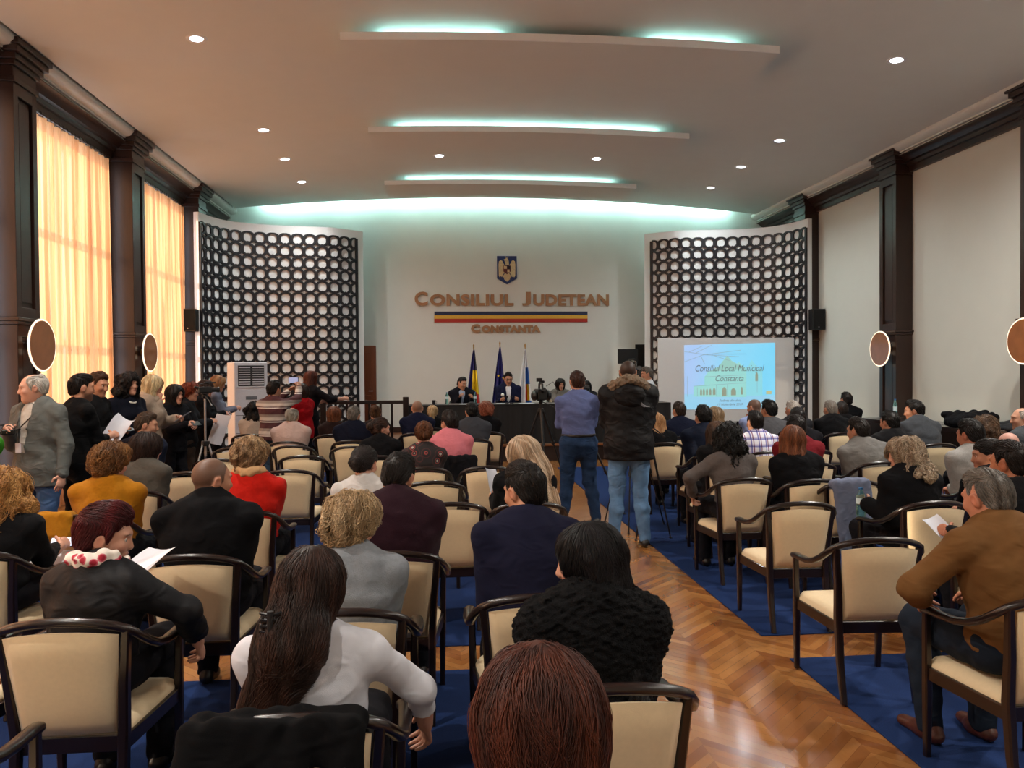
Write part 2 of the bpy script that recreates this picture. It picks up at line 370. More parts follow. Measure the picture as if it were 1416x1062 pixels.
# recessed downlights
def downlight(x, y, label, grp):
    z = zc(x); root = empty('downlight', (x, y, z), label, 'downlight', grp)
    sl = math.atan(-2 * 0.31 * (x - CX) / 6.15 ** 2)
    R = Matrix.Rotation(-sl, 4, 'Y')
    r = MB().lathe([(0.075, -0.004), (0.1, -0.012), (0.115, -0.008), (0.118, 0.0), (0.075, 0.0)], n=28, M=R); r.build('trim_ring', M_white, root)
    b = MB().lathe([(0.0, -0.006), (0.074, -0.006), (0.074, 0.0), (0.0, 0.0)], n=24, M=R); b.build('bulb', M_bulb, root)
    l = bpy.data.lights.new('lamp', 'SPOT'); l.energy = SPOT_W if y > 8 else SPOT_NEAR_W; l.spot_size = math.radians(150); l.spot_blend = 0.8; l.shadow_soft_size = 0.07; l.color = (0.93, 1.0, 0.98) if y > 8 else (1.0, 0.94, 0.85)
    lo = bpy.data.objects.new('lamp', l); COL.objects.link(lo); lo.parent = root; lo.location = (0, 0, -0.03)
YD = [9.33, 12.73, 14.42, 16.1]
nth = ['nearest the camera', 'second from the camera', 'third from the camera', 'closest to the lattice']
for i, y in enumerate(YD):
    downlight(-2.81, y, 'recessed downlight in the window-side row, ' + nth[i], 'downlights beside the windows')
    downlight(5.77, y, 'recessed downlight in the plain-wall row, ' + nth[i], 'downlights beside the plain wall')
downlight(-0.01, 14.5, 'recessed downlight between two panels, on the window side', 'downlights between the panels')
downlight(2.97, 14.5, 'recessed downlight between two panels, on the plain-wall side', 'downlights between the panels')
downlight(5.77, 7.63, 'recessed downlight cut by the top edge of the picture', 'downlights beside the plain wall')
for y in (5.9, 2.5, -0.9):  # unseen rows, extra strong and warm to brighten the foreground
    for x in (-2.81, 5.77): downlight(x, y, 'unseen recessed downlight above the nearest chairs, boosted as foreground fill', 'downlights behind the picture edge')
# curtains
def curtain(y0, y1, label):
    root = empty('curtain', (XL + 0.1, (y0 + y1) / 2, 0.02), label, 'curtain', 'sheer peach curtains')
    ny = 240; zs = np.concatenate([np.linspace(0.02, 4.7, 24), np.linspace(4.76, 4.97, 4)]); vs = []; fs = []
    r = np.random.default_rng(int(y0 * 10) + 500); ph = r.uniform(0, 6.28, 5)
    for k, z in enumerate(zs):
        t = np.linspace(0, 1, ny); amp = 0.035 + 0.02 * (1 - z / 5)
        x = amp * np.sin(t * 2 * PI * 15 + 1.6 * np.sin(t * 9 + ph[0] + z * 0.3) + ph[1]) + 0.014 * np.sin(t * 2 * PI * 37 + ph[2] + z * 0.5) + 0.01 * np.sin(t * 2 * PI * 60 + ph[3])
        yy = y0 + (y1 - y0) * t + 0.015 * np.sin(t * 60 + z)
        vs += [(XL + 0.1 + a - root.location.x, b - root.location.y, z - 0.02) for a, b in zip(x, yy)]
    for k in range(len(zs) - 1):
        for j in range(ny - 1): a = k * ny + j; fs.append((a, a + 1, a + ny + 1, a + ny))
    MB().add(vs, fs).build('sheer_cloth', M_curtain, root, angle=180)
    rd = MB().sweep([(0, y0 - root.location.y - 0.1, 5.0), (0, y1 - root.location.y + 0.05, 5.0)], 0.016, n=10)
    rd.build('curtain_rod', M_frame, root)
    for k in range(22):
        yy = y0 + (y1 - y0) * (k + 0.5) / 22 - root.location.y
        a = MB().sweep([(0.026 * math.cos(q), yy, 4.992 + 0.026 * math.sin(q)) for q in np.linspace(0, 2 * PI, 11)], 0.004, n=5, up=(0, 1, 0)); a.build('curtain_ring', M_frame, root)
for i, (a, b) in enumerate(bays):
    pass
    lab = {5: 'tall sheer peach curtain on the far window, closest to the lattice', 4: 'tall sheer peach curtain on the nearer visible window, beside the old man in grey'}.get(i, 'tall sheer peach curtain on a window beyond the picture edge')
    curtain(a + 0.06, b - 0.25, lab)
# disc wall lamps on the pilasters
def sconce(side, y, label):
    s = 1 if side == 'l' else -1; x = PXL if s > 0 else PXR
    root = empty('wall_lamp', (x, y, 2.07), label, 'wall lamp', 'round disc wall lamps')
    MB().lathe([(0.0, 0.15 * s), (0.285, 0.15 * s), (0.29, 0.135 * s), (0.285, 0.12 * s), (0.0, 0.12 * s)], axis='X', n=48).build('disc', M_amber, root)
    MB().sweep([(0.138 * s, 0.295 * math.cos(a), 0.295 * math.sin(a)) for a in np.linspace(0, 2 * PI, 49)], 0.012, n=8, up=(1, 0, 0)).build('glowing_rim', M_rim, root)
    MB().lathe([(0.0, 0.0), (0.06, 0.0), (0.06, 0.03 * s), (0.03, 0.05 * s), (0.03, 0.12 * s), (0.0, 0.12 * s)], axis='X', n=20).build('wall_mount', M_brass, root)
    for dz in (-0.06, 0.06):
        MB().sphere((0.075 * s, 0, dz * 1.2), (0.03, 0.03, 0.035), m=M_rim).build('bulb', None, root)
sconce('l', 9.4, 'glowing disc lamp on the dark pilaster above the old man in grey')
sconce('l', 12.72, 'glowing disc lamp on the dark pilaster between the two curtained windows')
sconce('r', 12.72, 'glowing disc lamp on the dark pilaster between the plain wall panels')
sconce('r', 9.4, 'glowing disc lamp cut off by the picture edge, plain-wall side')
# curved lattice partitions
CURVE = [(-4.72, 15.62), (-4.6, 16.1), (-4.4, 16.49), (-4.05, 16.75), (-3.59, 16.92), (-3.0, 17.03), (-2.43, 17.13), (-2.1, 17.33), (-1.93, 17.47), (-1.74, 17.62)]
def resample(pts, n):
    # catmull-rom then arc length
    P = [Vector((p[0], p[1], 0)) for p in pts]; P = [2 * P[0] - P[1]] + P + [2 * P[-1] - P[-2]]; out = []
    for i in range(1, len(P) - 2):
        for t in np.linspace(0, 1, 20, endpoint=False):
            a, b, c, d = P[i - 1], P[i], P[i + 1], P[i + 2]
            out.append(0.5 * ((2 * b) + (c - a) * t + (2 * a - 5 * b + 4 * c - d) * t * t + (3 * b - a - 3 * c + d) * t ** 3))
    out.append(P[-2]); L = [0]
    for i in range(1, len(out)): L.append(L[-1] + (out[i] - out[i - 1]).length)
    return out, L
def partition(mirror, label):
    pts = CURVE if not mirror else [(2 * CX - x + 0.02, y) for x, y in CURVE]
    out, L = resample(pts, 0); tot = L[-1]
    xs = np.array([p.x for p in out]); ys = np.array([p.y for p in out]); L = np.array(L)
    def at(s, off=0.0):
        x, y = np.interp(s, L, xs), np.interp(s, L, ys); e = 0.02
        dx, dy = np.interp(s + e, L, xs) - np.interp(s - e, L, xs), np.interp(s + e, L, ys) - np.interp(s - e, L, ys); q = math.hypot(dx, dy)
        nx, ny = dy / q, -dx / q
        if mirror: nx, ny = -nx, -ny
        if s < 0: x, y = x + s * dx / q, y + s * dy / q
        return Vector((x + nx * off, y + ny * off, 0))
    root = empty('lattice_partition', (0, 0, 0), label, 'partition', 'curved lattice partitions')
    b = MB(); N = 60; vs = []; fs = []
    for k in range(N + 1):
        s = tot * k / N
        f, g = at(s, 0.0), at(s, -0.1)
        vs += [(f.x, f.y, 0), (f.x, f.y, 4.9), (g.x, g.y, 4.9), (g.x, g.y, 0)]
    for k in range(N):
        for i in range(4): fs.append((4 * k + i, 4 * k + (i + 1) % 4, 4 * k + 4 + (i + 1) % 4, 4 * k + 4 + i))
    fs += [(0, 1, 2, 3), (4 * N + 3, 4 * N + 2, 4 * N + 1, 4 * N)]
    b.add(vs, fs).build('panel', M_white, root, angle=30)
    l = MB(); s0, s1 = 0.06, tot - 0.2; ncol = 14; cw = (s1 - s0) / (ncol + 0.2); rows = 18; ch = 0.252; ztop = 4.73
    nn = 24
    for i in range(ncol + 1):
        for j in range(rows):
            cs = s0 + (i + 0.1) * cw; czz = ztop - (j + 0.5) * ch
            inn, out_ = [], []
            for q in range(nn):
                a = 2 * PI * q / nn; ca, sa = math.cos(a), math.sin(a)
                # octagon of half sizes cw/2, ch/2 with cut corners
                ax, az = cw / 2 * 1.02, ch / 2 * 1.02; t = min(ax / max(abs(ca), 1e-6), az / max(abs(sa), 1e-6)); t = min(t, (ax / 0.08 + az / 0.034 - 1) / (abs(ca) / 0.08 + abs(sa) / 0.034))
                out_.append((cs + t * ca, czz + t * sa))
                r = 0.096; 
                if q in (18,): r = 0.078
                inn.append((cs + max(-0.087, min(0.087, r * ca)), czz + r * sa))
            if i == 0: inn = [(max(x, s0 + 0.012), z) for x, z in inn]; out_ = [(max(x, s0), z) for x, z in out_]
            if i == ncol: inn = [(min(x, s1 - 0.012), z) for x, z in inn]; out_ = [(min(x, s1), z) for x, z in out_]
            vs = []; 
            for ring, off in ((out_, 0.034), (inn, 0.034), (inn, 0.004), (out_, 0.004)):
                for (x, z) in ring: p = at(x, off); vs.append((p.x, p.y, z))
            fs = []
            for r in range(4):
                r2 = (r + 1) % 4
                for q in range(nn): q2 = (q + 1) % nn; fs.append((r * nn + q, r * nn + q2, r2 * nn + q2, r2 * nn + q))
            l.add(vs, fs)
    for s_ in (s0 - 0.02, s1 + 0.02):
        a0, a1, b0, b1 = at(s_ - 0.025, 0.038), at(s_ + 0.025, 0.038), at(s_ + 0.025, 0.0), at(s_ - 0.025, 0.0)
        z0, z1 = ztop - rows * ch, ztop - 0.02
        vs = [(p.x, p.y, z) for z in (z0, z1) for p in (a0, a1, b0, b1)]
        l.add(vs, [(0, 1, 2, 3), (7, 6, 5, 4), (0, 4, 5, 1), (1, 5, 6, 2), (2, 6, 7, 3), (3, 7, 4, 0)])
    l.build('lattice', M_lattice, root, smooth=False)
partition(False, 'curved white partition with black ring lattice behind the air conditioner')
partition(True, 'curved white partition with black ring lattice behind the projection screen')
# ================================================================= FIGURES: distance-field bodies
def V3(*a): return np.array(a, float)
def unit(v): v = np.asarray(v, float); return v / (np.linalg.norm(v) + 1e-9)
class Field:
    def __init__(s, lo, hi, h):
        s.lo = np.asarray(lo, float); s.h = h
        n = np.maximum(np.ceil((np.asarray(hi, float) - s.lo) / h).astype(int) + 1, 4); s.n = n
        s.ax = [(s.lo[i] + h * np.arange(n[i])).astype(np.float32) for i in range(3)]
        s.v = np.full(n, 0.12, np.float32)
    def _win(s, lo, hi, pad):
        a = np.clip(np.floor((np.asarray(lo) - pad - s.lo) / s.h).astype(int), 0, s.n); b = np.clip(np.ceil((np.asarray(hi) + pad - s.lo) / s.h).astype(int) + 1, 0, s.n)
        return tuple(slice(a[i], b[i]) for i in range(3))
    def P(s, w=None):
        w = w or (slice(None),) * 3
        return s.ax[0][w[0]][:, None, None], s.ax[1][w[1]][None, :, None], s.ax[2][w[2]][None, None, :]
    def op(s, prim, k=0.02, mode='u'):
        fn, lo, hi = prim
        w = s._win(lo, hi, k + 2 * s.h + 0.01)
        if any(x.stop <= x.start for x in w): return s
        d = fn(*s.P(w)); a = s.v[w]
        if mode == 'u':
            hh = np.maximum(k - np.abs(a - d), 0); s.v[w] = np.minimum(a, d) - hh * hh * (0.25 / k)
        else:
            d = -d; hh = np.maximum(k - np.abs(a - d), 0); s.v[w] = np.maximum(a, d) + hh * hh * (0.25 / k)
        return s
    def cut(s, c, n):            # keep the side of the plane that n points away from
        X, Y, Z = s.P(); n = unit(n)
        s.v = np.maximum(s.v, ((X - c[0]) * n[0] + (Y - c[1]) * n[1] + (Z - c[2]) * n[2]).astype(np.float32)); return s
    def taper(s, c, n, amt=0.7, band=0.022, seed=1):   # thin the layer towards a ragged cutting plane, then cut
        X, Y, Z = s.P(); n = unit(n); d = (X - c[0]) * n[0] + (Y - c[1]) * n[1] + (Z - c[2]) * n[2]
        d = d + 0.0035 * np.sin(X * 190 + seed) + 0.003 * np.sin(X * 83 + Y * 120 + 2 * seed) + 0.002 * np.sin(Y * 260 + Z * 60)
        s.v = np.maximum(s.v + np.clip(d + band, 0, band) * amt, d).astype(np.float32); return s
    def hairline(s, band=0.024, seed=1, amt=0.5, dz=0.0):
        X, Y, Z = s.P(); zl = hline(Y) + dz
        d = (zl - Z) * 0.75 + 0.003 * np.sin(X * 210 + seed) + 0.003 * np.sin(X * 90 + Y * 140 + 2 * seed) + 0.002 * np.sin(Y * 300 + Z * 80)
        s.v = np.maximum(s.v + np.clip(d + band, 0, band) * amt, d).astype(np.float32); return s
    def ripple(s, amp, freq, seed, n=5, stretch=(1, 1, 1)):
        r = np.random.default_rng(seed); X, Y, Z = s.P()
        for i in range(n):
            k = unit(r.normal(size=3) * np.array(stretch)) * freq * r.uniform(0.5, 1.6)
            s.v += (amp / math.sqrt(n) * np.sin(X * k[0] + Y * k[1] + Z * k[2] + r.uniform(0, 6.28) + 1.3 * np.sin((X * k[1] - Y * k[2] + Z * k[0]) * 0.6))).astype(np.float32)
        return s
    def sample(s, p):
        q = (p - s.lo) / s.h; i = np.clip(np.floor(q).astype(int), 0, s.n - 2); f = np.clip(q - i, 0, 1)
        out = 0
        for dx in (0, 1):
            for dy in (0, 1):
                for dz in (0, 1):
                    w = (f[:, 0] if dx else 1 - f[:, 0]) * (f[:, 1] if dy else 1 - f[:, 1]) * (f[:, 2] if dz else 1 - f[:, 2])
                    out = out + w * s.v[i[:, 0] + dx, i[:, 1] + dy, i[:, 2] + dz]
        return out
    def grad(s, p):
        e = s.h * 0.7; g = np.stack([s.sample(p + np.eye(3)[i] * e) - s.sample(p - np.eye(3)[i] * e) for i in range(3)], 1)
        return g / (np.linalg.norm(g, axis=1, keepdims=True) + 1e-9)
    def net(s):
        v = s.v; v = v.copy()
        for a in range(3):       # close at the border of the grid
            sl = [slice(None)] * 3; sl[a] = 0; v[tuple(sl)] = np.maximum(v[tuple(sl)], 1e-3); sl[a] = -1; v[tuple(sl)] = np.maximum(v[tuple(sl)], 1e-3)
        ins = v < 0
        c = np.zeros(np.array(v.shape) - 1, np.int8)
        for dx in (0, 1):
            for dy in (0, 1):
                for dz in (0, 1): c += ins[dx:v.shape[0] - 1 + dx, dy:v.shape[1] - 1 + dy, dz:v.shape[2] - 1 + dz]
        idx = np.argwhere((c > 0) & (c < 8))
        if len(idx) == 0: return np.zeros((0, 3)), np.zeros((0, 4), int)
        acc = np.zeros((len(idx), 3)); cnt = np.zeros(len(idx))
        corners = [(a, b, d) for a in (0, 1) for b in (0, 1) for d in (0, 1)]
        val = {q: v[idx[:, 0] + q[0], idx[:, 1] + q[1], idx[:, 2] + q[2]] for q in corners}
        for q in corners:
            for a in range(3):
                if q[a] == 0:
                    r = list(q); r[a] = 1; r = tuple(r); x, y = val[q], val[r]; cr = (x < 0) != (y < 0)
                    t = np.where(cr, x / np.where(cr, x - y, 1), 0); p = np.tile(np.array(q, float), (len(idx), 1)); p[:, a] = t
                    acc[cr] += p[cr]; cnt += cr
        vs = (idx + acc / cnt[:, None]) * s.h + s.lo
        vid = -np.ones(c.shape, np.int64); vid[idx[:, 0], idx[:, 1], idx[:, 2]] = np.arange(len(idx))
        quads = []
        for a in range(3):
            b, d = (a + 1) % 3, (a + 2) % 3
            sl0 = [slice(None)] * 3; sl1 = [slice(None)] * 3; sl0[a] = slice(0, -1); sl1[a] = slice(1, None)
            cr = ins[tuple(sl0)] != ins[tuple(sl1)]; e = np.argwhere(cr)
            e = e[(e[:, b] > 0) & (e[:, d] > 0) & (e[:, b] < v.shape[b] - 1) & (e[:, d] < v.shape[d] - 1)]
            def at(db, dd):
                q = e.copy(); q[:, b] -= db; q[:, d] -= dd; return vid[q[:, 0], q[:, 1], q[:, 2]]
            Q = np.stack([at(1, 1), at(0, 1), at(0, 0), at(1, 0)], 1)
            fl = ins[e[:, 0], e[:, 1], e[:, 2]]; Q[~fl] = Q[~fl][:, ::-1]; quads.append(Q)
        Q = np.concatenate(quads); return vs, Q[(Q >= 0).all(1)]
def cone(a, b, ra, rb, flat=None):
    a = np.asarray(a, float); b = np.asarray(b, float); m = max(ra, rb)
    lo = np.minimum(a, b) - m; hi = np.maximum(a, b) + m
    ab = b - a
    if flat: n, f = unit(flat[0]), 1 / flat[1] - 1; abf = ab + n * (ab @ n) * f
    else: abf = ab
    L2 = abf @ abf + 1e-12
    def fn(X, Y, Z):
        x, y, z = X - np.float32(a[0]), Y - np.float32(a[1]), Z - np.float32(a[2])
        if flat:
            q = (x * np.float32(n[0]) + y * np.float32(n[1]) + z * np.float32(n[2])) * np.float32(f); x, y, z = x + q * np.float32(n[0]), y + q * np.float32(n[1]), z + q * np.float32(n[2])
        t = np.clip((x * np.float32(abf[0]) + y * np.float32(abf[1]) + z * np.float32(abf[2])) / np.float32(L2), 0, 1)
        d = np.sqrt((x - t * np.float32(abf[0])) ** 2 + (y - t * np.float32(abf[1])) ** 2 + (z - t * np.float32(abf[2])) ** 2) - (np.float32(ra) + np.float32(rb - ra) * t)
        return d * np.float32(flat[1] ** 0.5) if flat else d
    return fn, lo, hi
def ell(c, r, R=None):
    c = np.asarray(c, float); r = np.asarray(r, float) * np.ones(3); m = r.max() if R is not None else r
    def fn(X, Y, Z):
        x, y, z = X - np.float32(c[0]), Y - np.float32(c[1]), Z - np.float32(c[2])
        if R is not None: x, y, z = (np.float32(R[0, i]) * x + np.float32(R[1, i]) * y + np.float32(R[2, i]) * z for i in range(3))
        x, y, z = x / np.float32(r[0]), y / np.float32(r[1]), z / np.float32(r[2])
        k0 = np.sqrt(x * x + y * y + z * z); k1 = np.sqrt((x / np.float32(r[0])) ** 2 + (y / np.float32(r[1])) ** 2 + (z / np.float32(r[2])) ** 2)
        return k0 * (k0 - 1) / (k1 + np.float32(1e-6))
    return fn, c - m, c + m
def field(prims, h, kdef=0.02, pad=0.03):
    lo = np.min([p[0][1] for p in prims], 0) - pad; hi = np.max([p[0][2] for p in prims], 0) + pad
    f = Field(lo, hi, h)
    for p in prims: f.op(p[0], p[1] if len(p) > 1 else kdef)
    return f
def np_mesh(name, parts, mats, attr=None):
    """parts: list of (verts, quads); one mesh"""
    vs = np.concatenate([p[0] for p in parts]); off = np.cumsum([0] + [len(p[0]) for p in parts[:-1]])
    qs = [p[1] + o for p, o in zip(parts, off)]; k = qs[0].shape[1]; q = np.concatenate(qs)
    me = bpy.data.meshes.new(name); me.vertices.add(len(vs)); me.vertices.foreach_set('co', vs.astype(np.float32).ravel())
    me.loops.add(q.size); me.loops.foreach_set('vertex_index', q.astype(np.int32).ravel())
    me.polygons.add(len(q)); me.polygons.foreach_set('loop_start', np.arange(0, q.size, k, dtype=np.int32)); me.polygons.foreach_set('loop_total', np.full(len(q), k, np.int32))
    me.polygons.foreach_set('use_smooth', np.ones(len(q), bool))
    for m in mats: me.materials.append(m)
    if attr is not None:
        a = me.attributes.new('tint', 'FLOAT_COLOR', 'POINT'); a.data.foreach_set('color', attr.astype(np.float32).ravel())
    me.update(); me.validate(); return me
def link(name, me, parent=None):
    o = bpy.data.objects.new(name, me); COL.objects.link(o); o.parent = parent; return o
# ---------------------------------------------------------------- figure materials
def attr_mat(name, rough, spec=0.5, bump=0.0, bscale=300, sub=0.0):
    if name in MATS: return MATS[name]
    m = bpy.data.materials.new(name); m.use_nodes = True; t = NT(m); a = t.new('ShaderNodeAttribute', attribute_name='tint')
    t.link(a.outputs['Color'], t.b.inputs['Base Color']); t.b.inputs['Roughness'].default_value = rough; t.b.inputs['Specular IOR Level'].default_value = spec
    if sub: t.b.inputs['Subsurface Weight'].default_value = sub; t.b.inputs['Subsurface Radius'].default_value = (0.01, 0.004, 0.002)
    if bump:
        tc = t.new('ShaderNodeTexCoord'); n2 = t.new('ShaderNodeTexNoise'); n2.inputs['Scale'].default_value = bscale; t.link(tc.outputs['Object'], n2.inputs['Vector'])
        bp = t.new('ShaderNodeBump'); bp.inputs['Strength'].default_value = bump; bp.inputs['Distance'].default_value = 0.003
        t.link(n2.outputs['Fac'], bp.inputs['Height']); t.link(bp.outputs[0], t.b.inputs['Normal'])
    MATS[name] = m; return m
M_skin = attr_mat('skin', 0.5, 0.4, 0.1, 250)
M_hair = attr_mat('hair_strands', 0.5, 0.3)
M_eye = mat('eye_white', '#cfc8c0', 0.25, noise=0.02); M_iris = mat('eye_iris', '#1c120c', 0.2, noise=0.1)
M_lens = mat('spectacle_frame', '#15100e', 0.3)
def cloth(color, kind='plain'):
    nm = 'cloth_' + kind + '_' + color.strip('#')
    if nm in MATS: return MATS[nm]
    if kind == 'plain': return mat(nm, color, 0.9, noise=0.12, scale=25, bump=0.25, bscale=700, spec=0.12, folds=0.35)
    if kind == 'knit': return mat(nm, color, 0.95, noise=0.2, scale=60, bump=0.6, bscale=350, sheen=0.05, spec=0.12, folds=0.22)
    if kind == 'denim': return mat(nm, color, 0.85, noise=0.35, scale=14, bump=0.3, bscale=800, spec=0.2, folds=0.45)
    if kind == 'nylon': return mat(nm, color, 0.62, noise=0.1, scale=12, bump=0.2, bscale=90, spec=0.22, folds=0.4)
    if kind == 'leather': return mat(nm, color, 0.38, noise=0.25, scale=20, bump=0.3, bscale=200)
    if kind == 'fur': return mat(nm, color, 0.8, noise=0.5, scale=70, bump=1.0, bscale=220, spec=0.1)
    m = bpy.data.materials.new(nm); m.use_nodes = True; t = NT(m); b = t.b; b.inputs['Roughness'].default_value = 0.85
    tc = t.new('ShaderNodeTexCoord'); s = t.new('ShaderNodeSeparateXYZ'); t.link(tc.outputs['Object'], s.inputs[0])
    def ramp(src, stops):
        r = t.new('ShaderNodeValToRGB'); r.color_ramp.interpolation = 'CONSTANT'; el = r.color_ramp.elements
        for i, (p, c) in enumerate(stops):
            e = el[i] if i < 2 else el.new(p); e.position = p; e.color = lin(c)
        t.link(src, r.inputs[0]); return r.outputs[0]
    if kind == 'stripe':
        f = t.math('FRACT', t.math('MULTIPLY', s.outputs[2], 5.2))
        t.link(ramp(f, [(0, '#4a2226'), (0.42, '#d8cfc8'), (0.5, '#4a2226'), (0.56, '#c8bcb2'), (0.8, '#8f8078')]), b.inputs['Base Color'])
    elif kind == 'plaid':
        fx = t.math('FRACT', t.math('MULTIPLY', s.outputs[0], 13)); fz = t.math('FRACT', t.math('MULTIPLY', s.outputs[2], 13))
        a = ramp(fx, [(0, '#e4e4f0'), (0.55, '#7a78b8'), (0.72, '#e4e4f0'), (0.86, '#8a5a7a')]); c = ramp(fz, [(0, '#ffffff'), (0.6, '#8c8cc0'), (0.8, '#d8d0e0')])
        t.link(t.mix(1.0, a, c, 'MULTIPLY'), b.inputs['Base Color'])
    elif kind == 'floral':
        vo = t.new('ShaderNodeTexVoronoi'); vo.inputs['Scale'].default_value = 26; t.link(tc.outputs['Object'], vo.inputs['Vector'])
        t.link(ramp(vo.outputs['Distance'], [(0, '#a01830'), (0.3, '#c86070'), (0.42, '#e6dcd2'), (0.8, '#ded0c4')]), b.inputs['Base Color'])
    elif kind == 'ornament':
        vo = t.new('ShaderNodeTexVoronoi'); vo.inputs['Scale'].default_value = 11; t.link(tc.outputs['Object'], vo.inputs['Vector'])
        t.link(ramp(vo.outputs['Distance'], [(0, '#a8a29a'), (0.14, '#2a1416'), (0.24, '#8e3a34'), (0.3, '#1a1214'), (0.52, '#3c1a1c'), (0.6, '#1a1214')]), b.inputs['Base Color'])
    MATS[nm] = m; return m
# ---------------------------------------------------------------- skeleton
def rotm(yaw=0, pitch=0, roll=0):   # columns: side(x), forward(y), up(z); pitch > 0 looks down, yaw > 0 to the left
    cy, sy = math.cos(yaw), math.sin(yaw); Rz = np.array([[cy, -sy, 0], [sy, cy, 0], [0, 0, 1]])
    cp, sp = math.cos(-pitch), math.sin(-pitch); Rx = np.array([[1, 0, 0], [0, cp, -sp], [0, sp, cp]])
    cr, sr = math.cos(roll), math.sin(roll); Ry = np.array([[cr, 0, sr], [0, 1, 0], [-sr, 0, cr]])
    return Rz @ Rx @ Ry
rad = math.radians
def skeleton(sp, ts=1.0):
    S = dict(sp=sp); sit = sp.get('pose', 'sit') == 'sit'; fem = sp['sex'] == 'f'
    wm = (0.92 if fem else 1.06) * sp.get('fat', 1.0); hs = (0.95 if fem else 1.0) * sp.get('hs', 1.0)
    lean, side, tw = rad(sp.get('lean', 4 if sit else 1)), rad(sp.get('side', 0)), rad(sp.get('tw', 0))
    S['ls'] = ls = 1.0 if sit else ts
    hip = V3(0, 0, 0.585) if sit else V3(0, 0, 0.93 * ts)
    def up(k): return unit([math.sin(side * k), math.sin(lean * k), math.cos(lean * k)])
    S['hip'] = hip; S['waist'] = hip + up(0.5) * 0.16 * ts; S['chest'] = S['waist'] + up(0.9) * 0.18 * ts; S['nb'] = S['chest'] + up(1.15) * 0.165 * ts
    S['up'] = up(1.1); S['ax'] = ax = np.array([math.cos(tw), math.sin(tw), 0]); S['fw'] = fw = unit(np.cross(S['up'], ax)); S['ax'] = ax = unit(np.cross(fw, S['up']))
    S['wm'], S['hs'], S['sit'], S['fem'] = wm, hs, sit, fem
    hp = rad(sp.get('hp', 3)); hy = rad(sp.get('hy', 0)) + tw; hr = rad(sp.get('hr', 0))
    S['Rh'] = Rh = rotm(hy, hp + lean * 0.35, hr)
    S['hc'] = S['nb'] + unit(S['up'] + 0.25 * fw + 0.35 * math.sin(hp) * fw + 0.3 * math.sin(hr) * ax) * 0.165 * (0.5 * hs + 0.5 * ts)
    S['top'] = S['hc'] + Rh @ (V3(0, -0.012, 0.12) * hs) + np.array([0, 0, sp.get('hairh', 0.012)])
    sh = 0.170 * wm
    S['sh'] = {s: S['nb'] - S['up'] * (0.045 + sp.get('drop', 0.0)) + ax * (s * sh) - fw * 0.005 for s in (-1, 1)}
    al = (0.285, 0.25) if not fem else (0.265, 0.235); al = tuple(a * (0.5 + 0.5 * ts) for a in al)
    S['el'], S['wr'], S['hd'], S['hn'], S['curl'] = {}, {}, {}, {}, {}
    for s, key in ((-1, 'L'), (1, 'R')):
        a = sp.get(key, 'lap' if sit else 'down'); pole = None; curl = 0.55
        dx = V3(s, 1, 1)
        if isinstance(a, (tuple, list)): tgt = V3(*a[:3]); pole = a[3] if len(a) > 3 else None; curl = 0.8
        elif a == 'lap': tgt = V3(s * 0.07, 0.27, 0.70)
        elif a == 'thigh': tgt = V3(s * 0.13, 0.26, 0.68)
        elif a == 'down': tgt = hip + V3(s * 0.25 * wm, 0.05, -0.06); curl = 0.4
        elif a == 'hold': tgt = hip + V3(s * 0.06, 0.30, 0.22 if not sit else 0.2); curl = 0.9
        elif a == 'front': tgt = S['chest'] + ax * s * 0.05 + fw * 0.30 - V3(0, 0, 0.06); curl = 0.9
        elif a == 'phone': tgt = S['nb'] + ax * s * 0.07 + fw * 0.36 + V3(0, 0, 0.06); curl = 0.9
        elif a == 'cross': tgt = S['chest'] - ax * s * 0.06 + fw * 0.18 - S['up'] * 0.04; curl = 0.7
        elif a == 'hips': tgt = S['hip'] + V3(s * 0.19, 0.06, 0.1); pole = V3(s, -0.4, 0); curl = 0.8
        elif a == 'chin': tgt = S['hc'] + Rh @ V3(s * 0.02, 0.10, -0.17) * hs; curl = 0.9
        elif a == 'table': tgt = V3(s * 0.12, 0.40, 0.83); curl = 0.6
        p0 = S['sh'][s]; v = tgt - p0; d = np.linalg.norm(v); L = al[0] + al[1]
        if d > L * 0.985: v = v / d * L * 0.985; d = L * 0.985
        d = max(d, 0.09); u = unit(v); c = (al[0] ** 2 + d * d - al[1] ** 2) / (2 * d); hh = math.sqrt(max(al[0] ** 2 - c * c, 0))
        pl = V3(*pole) if pole is not None else ax * s * (0.06 if sit else 0.45) - fw * 0.45 - V3(0, 0, 0.7)
        pl = unit(pl - u * (pl @ u)); S['el'][s] = p0 + u * c + pl * hh; S['wr'][s] = p0 + u * d
        fd = unit(S['wr'][s] - S['el'][s]); S['hd'][s] = fd
        inn = -ax * s + V3(0, 0, -0.6) if a not in ('lap', 'thigh', 'table') else V3(0, 0, -1.0) - 0.2 * ax * s
        inn = inn - fd * (inn @ fd); S['hn'][s] = unit(inn); S['curl'][s] = curl
    S['kn'], S['an'], S['hj'] = {}, {}, {}
    st = sp.get('stance', 0.10 if sit else 0.085)
    for s in (-1, 1):
        S['hj'][s] = hip + V3(s * 0.088 * wm, 0, -0.01)
        if sit: S['kn'][s] = V3(s * (0.085 + st * 0.4), 0.43, 0.55); S['an'][s] = V3(s * (0.08 + st * 0.3), 0.41 + sp.get('ft', -0.04), 0.085)
        else:
            S['kn'][s] = V3(s * (0.08 + st * 0.25), 0.025, 0.50 * ts); S['an'][s] = V3(s * (0.07 + st * 0.6), -0.02 + s * sp.get('step', 0.0), 0.085 * ts)
    return S
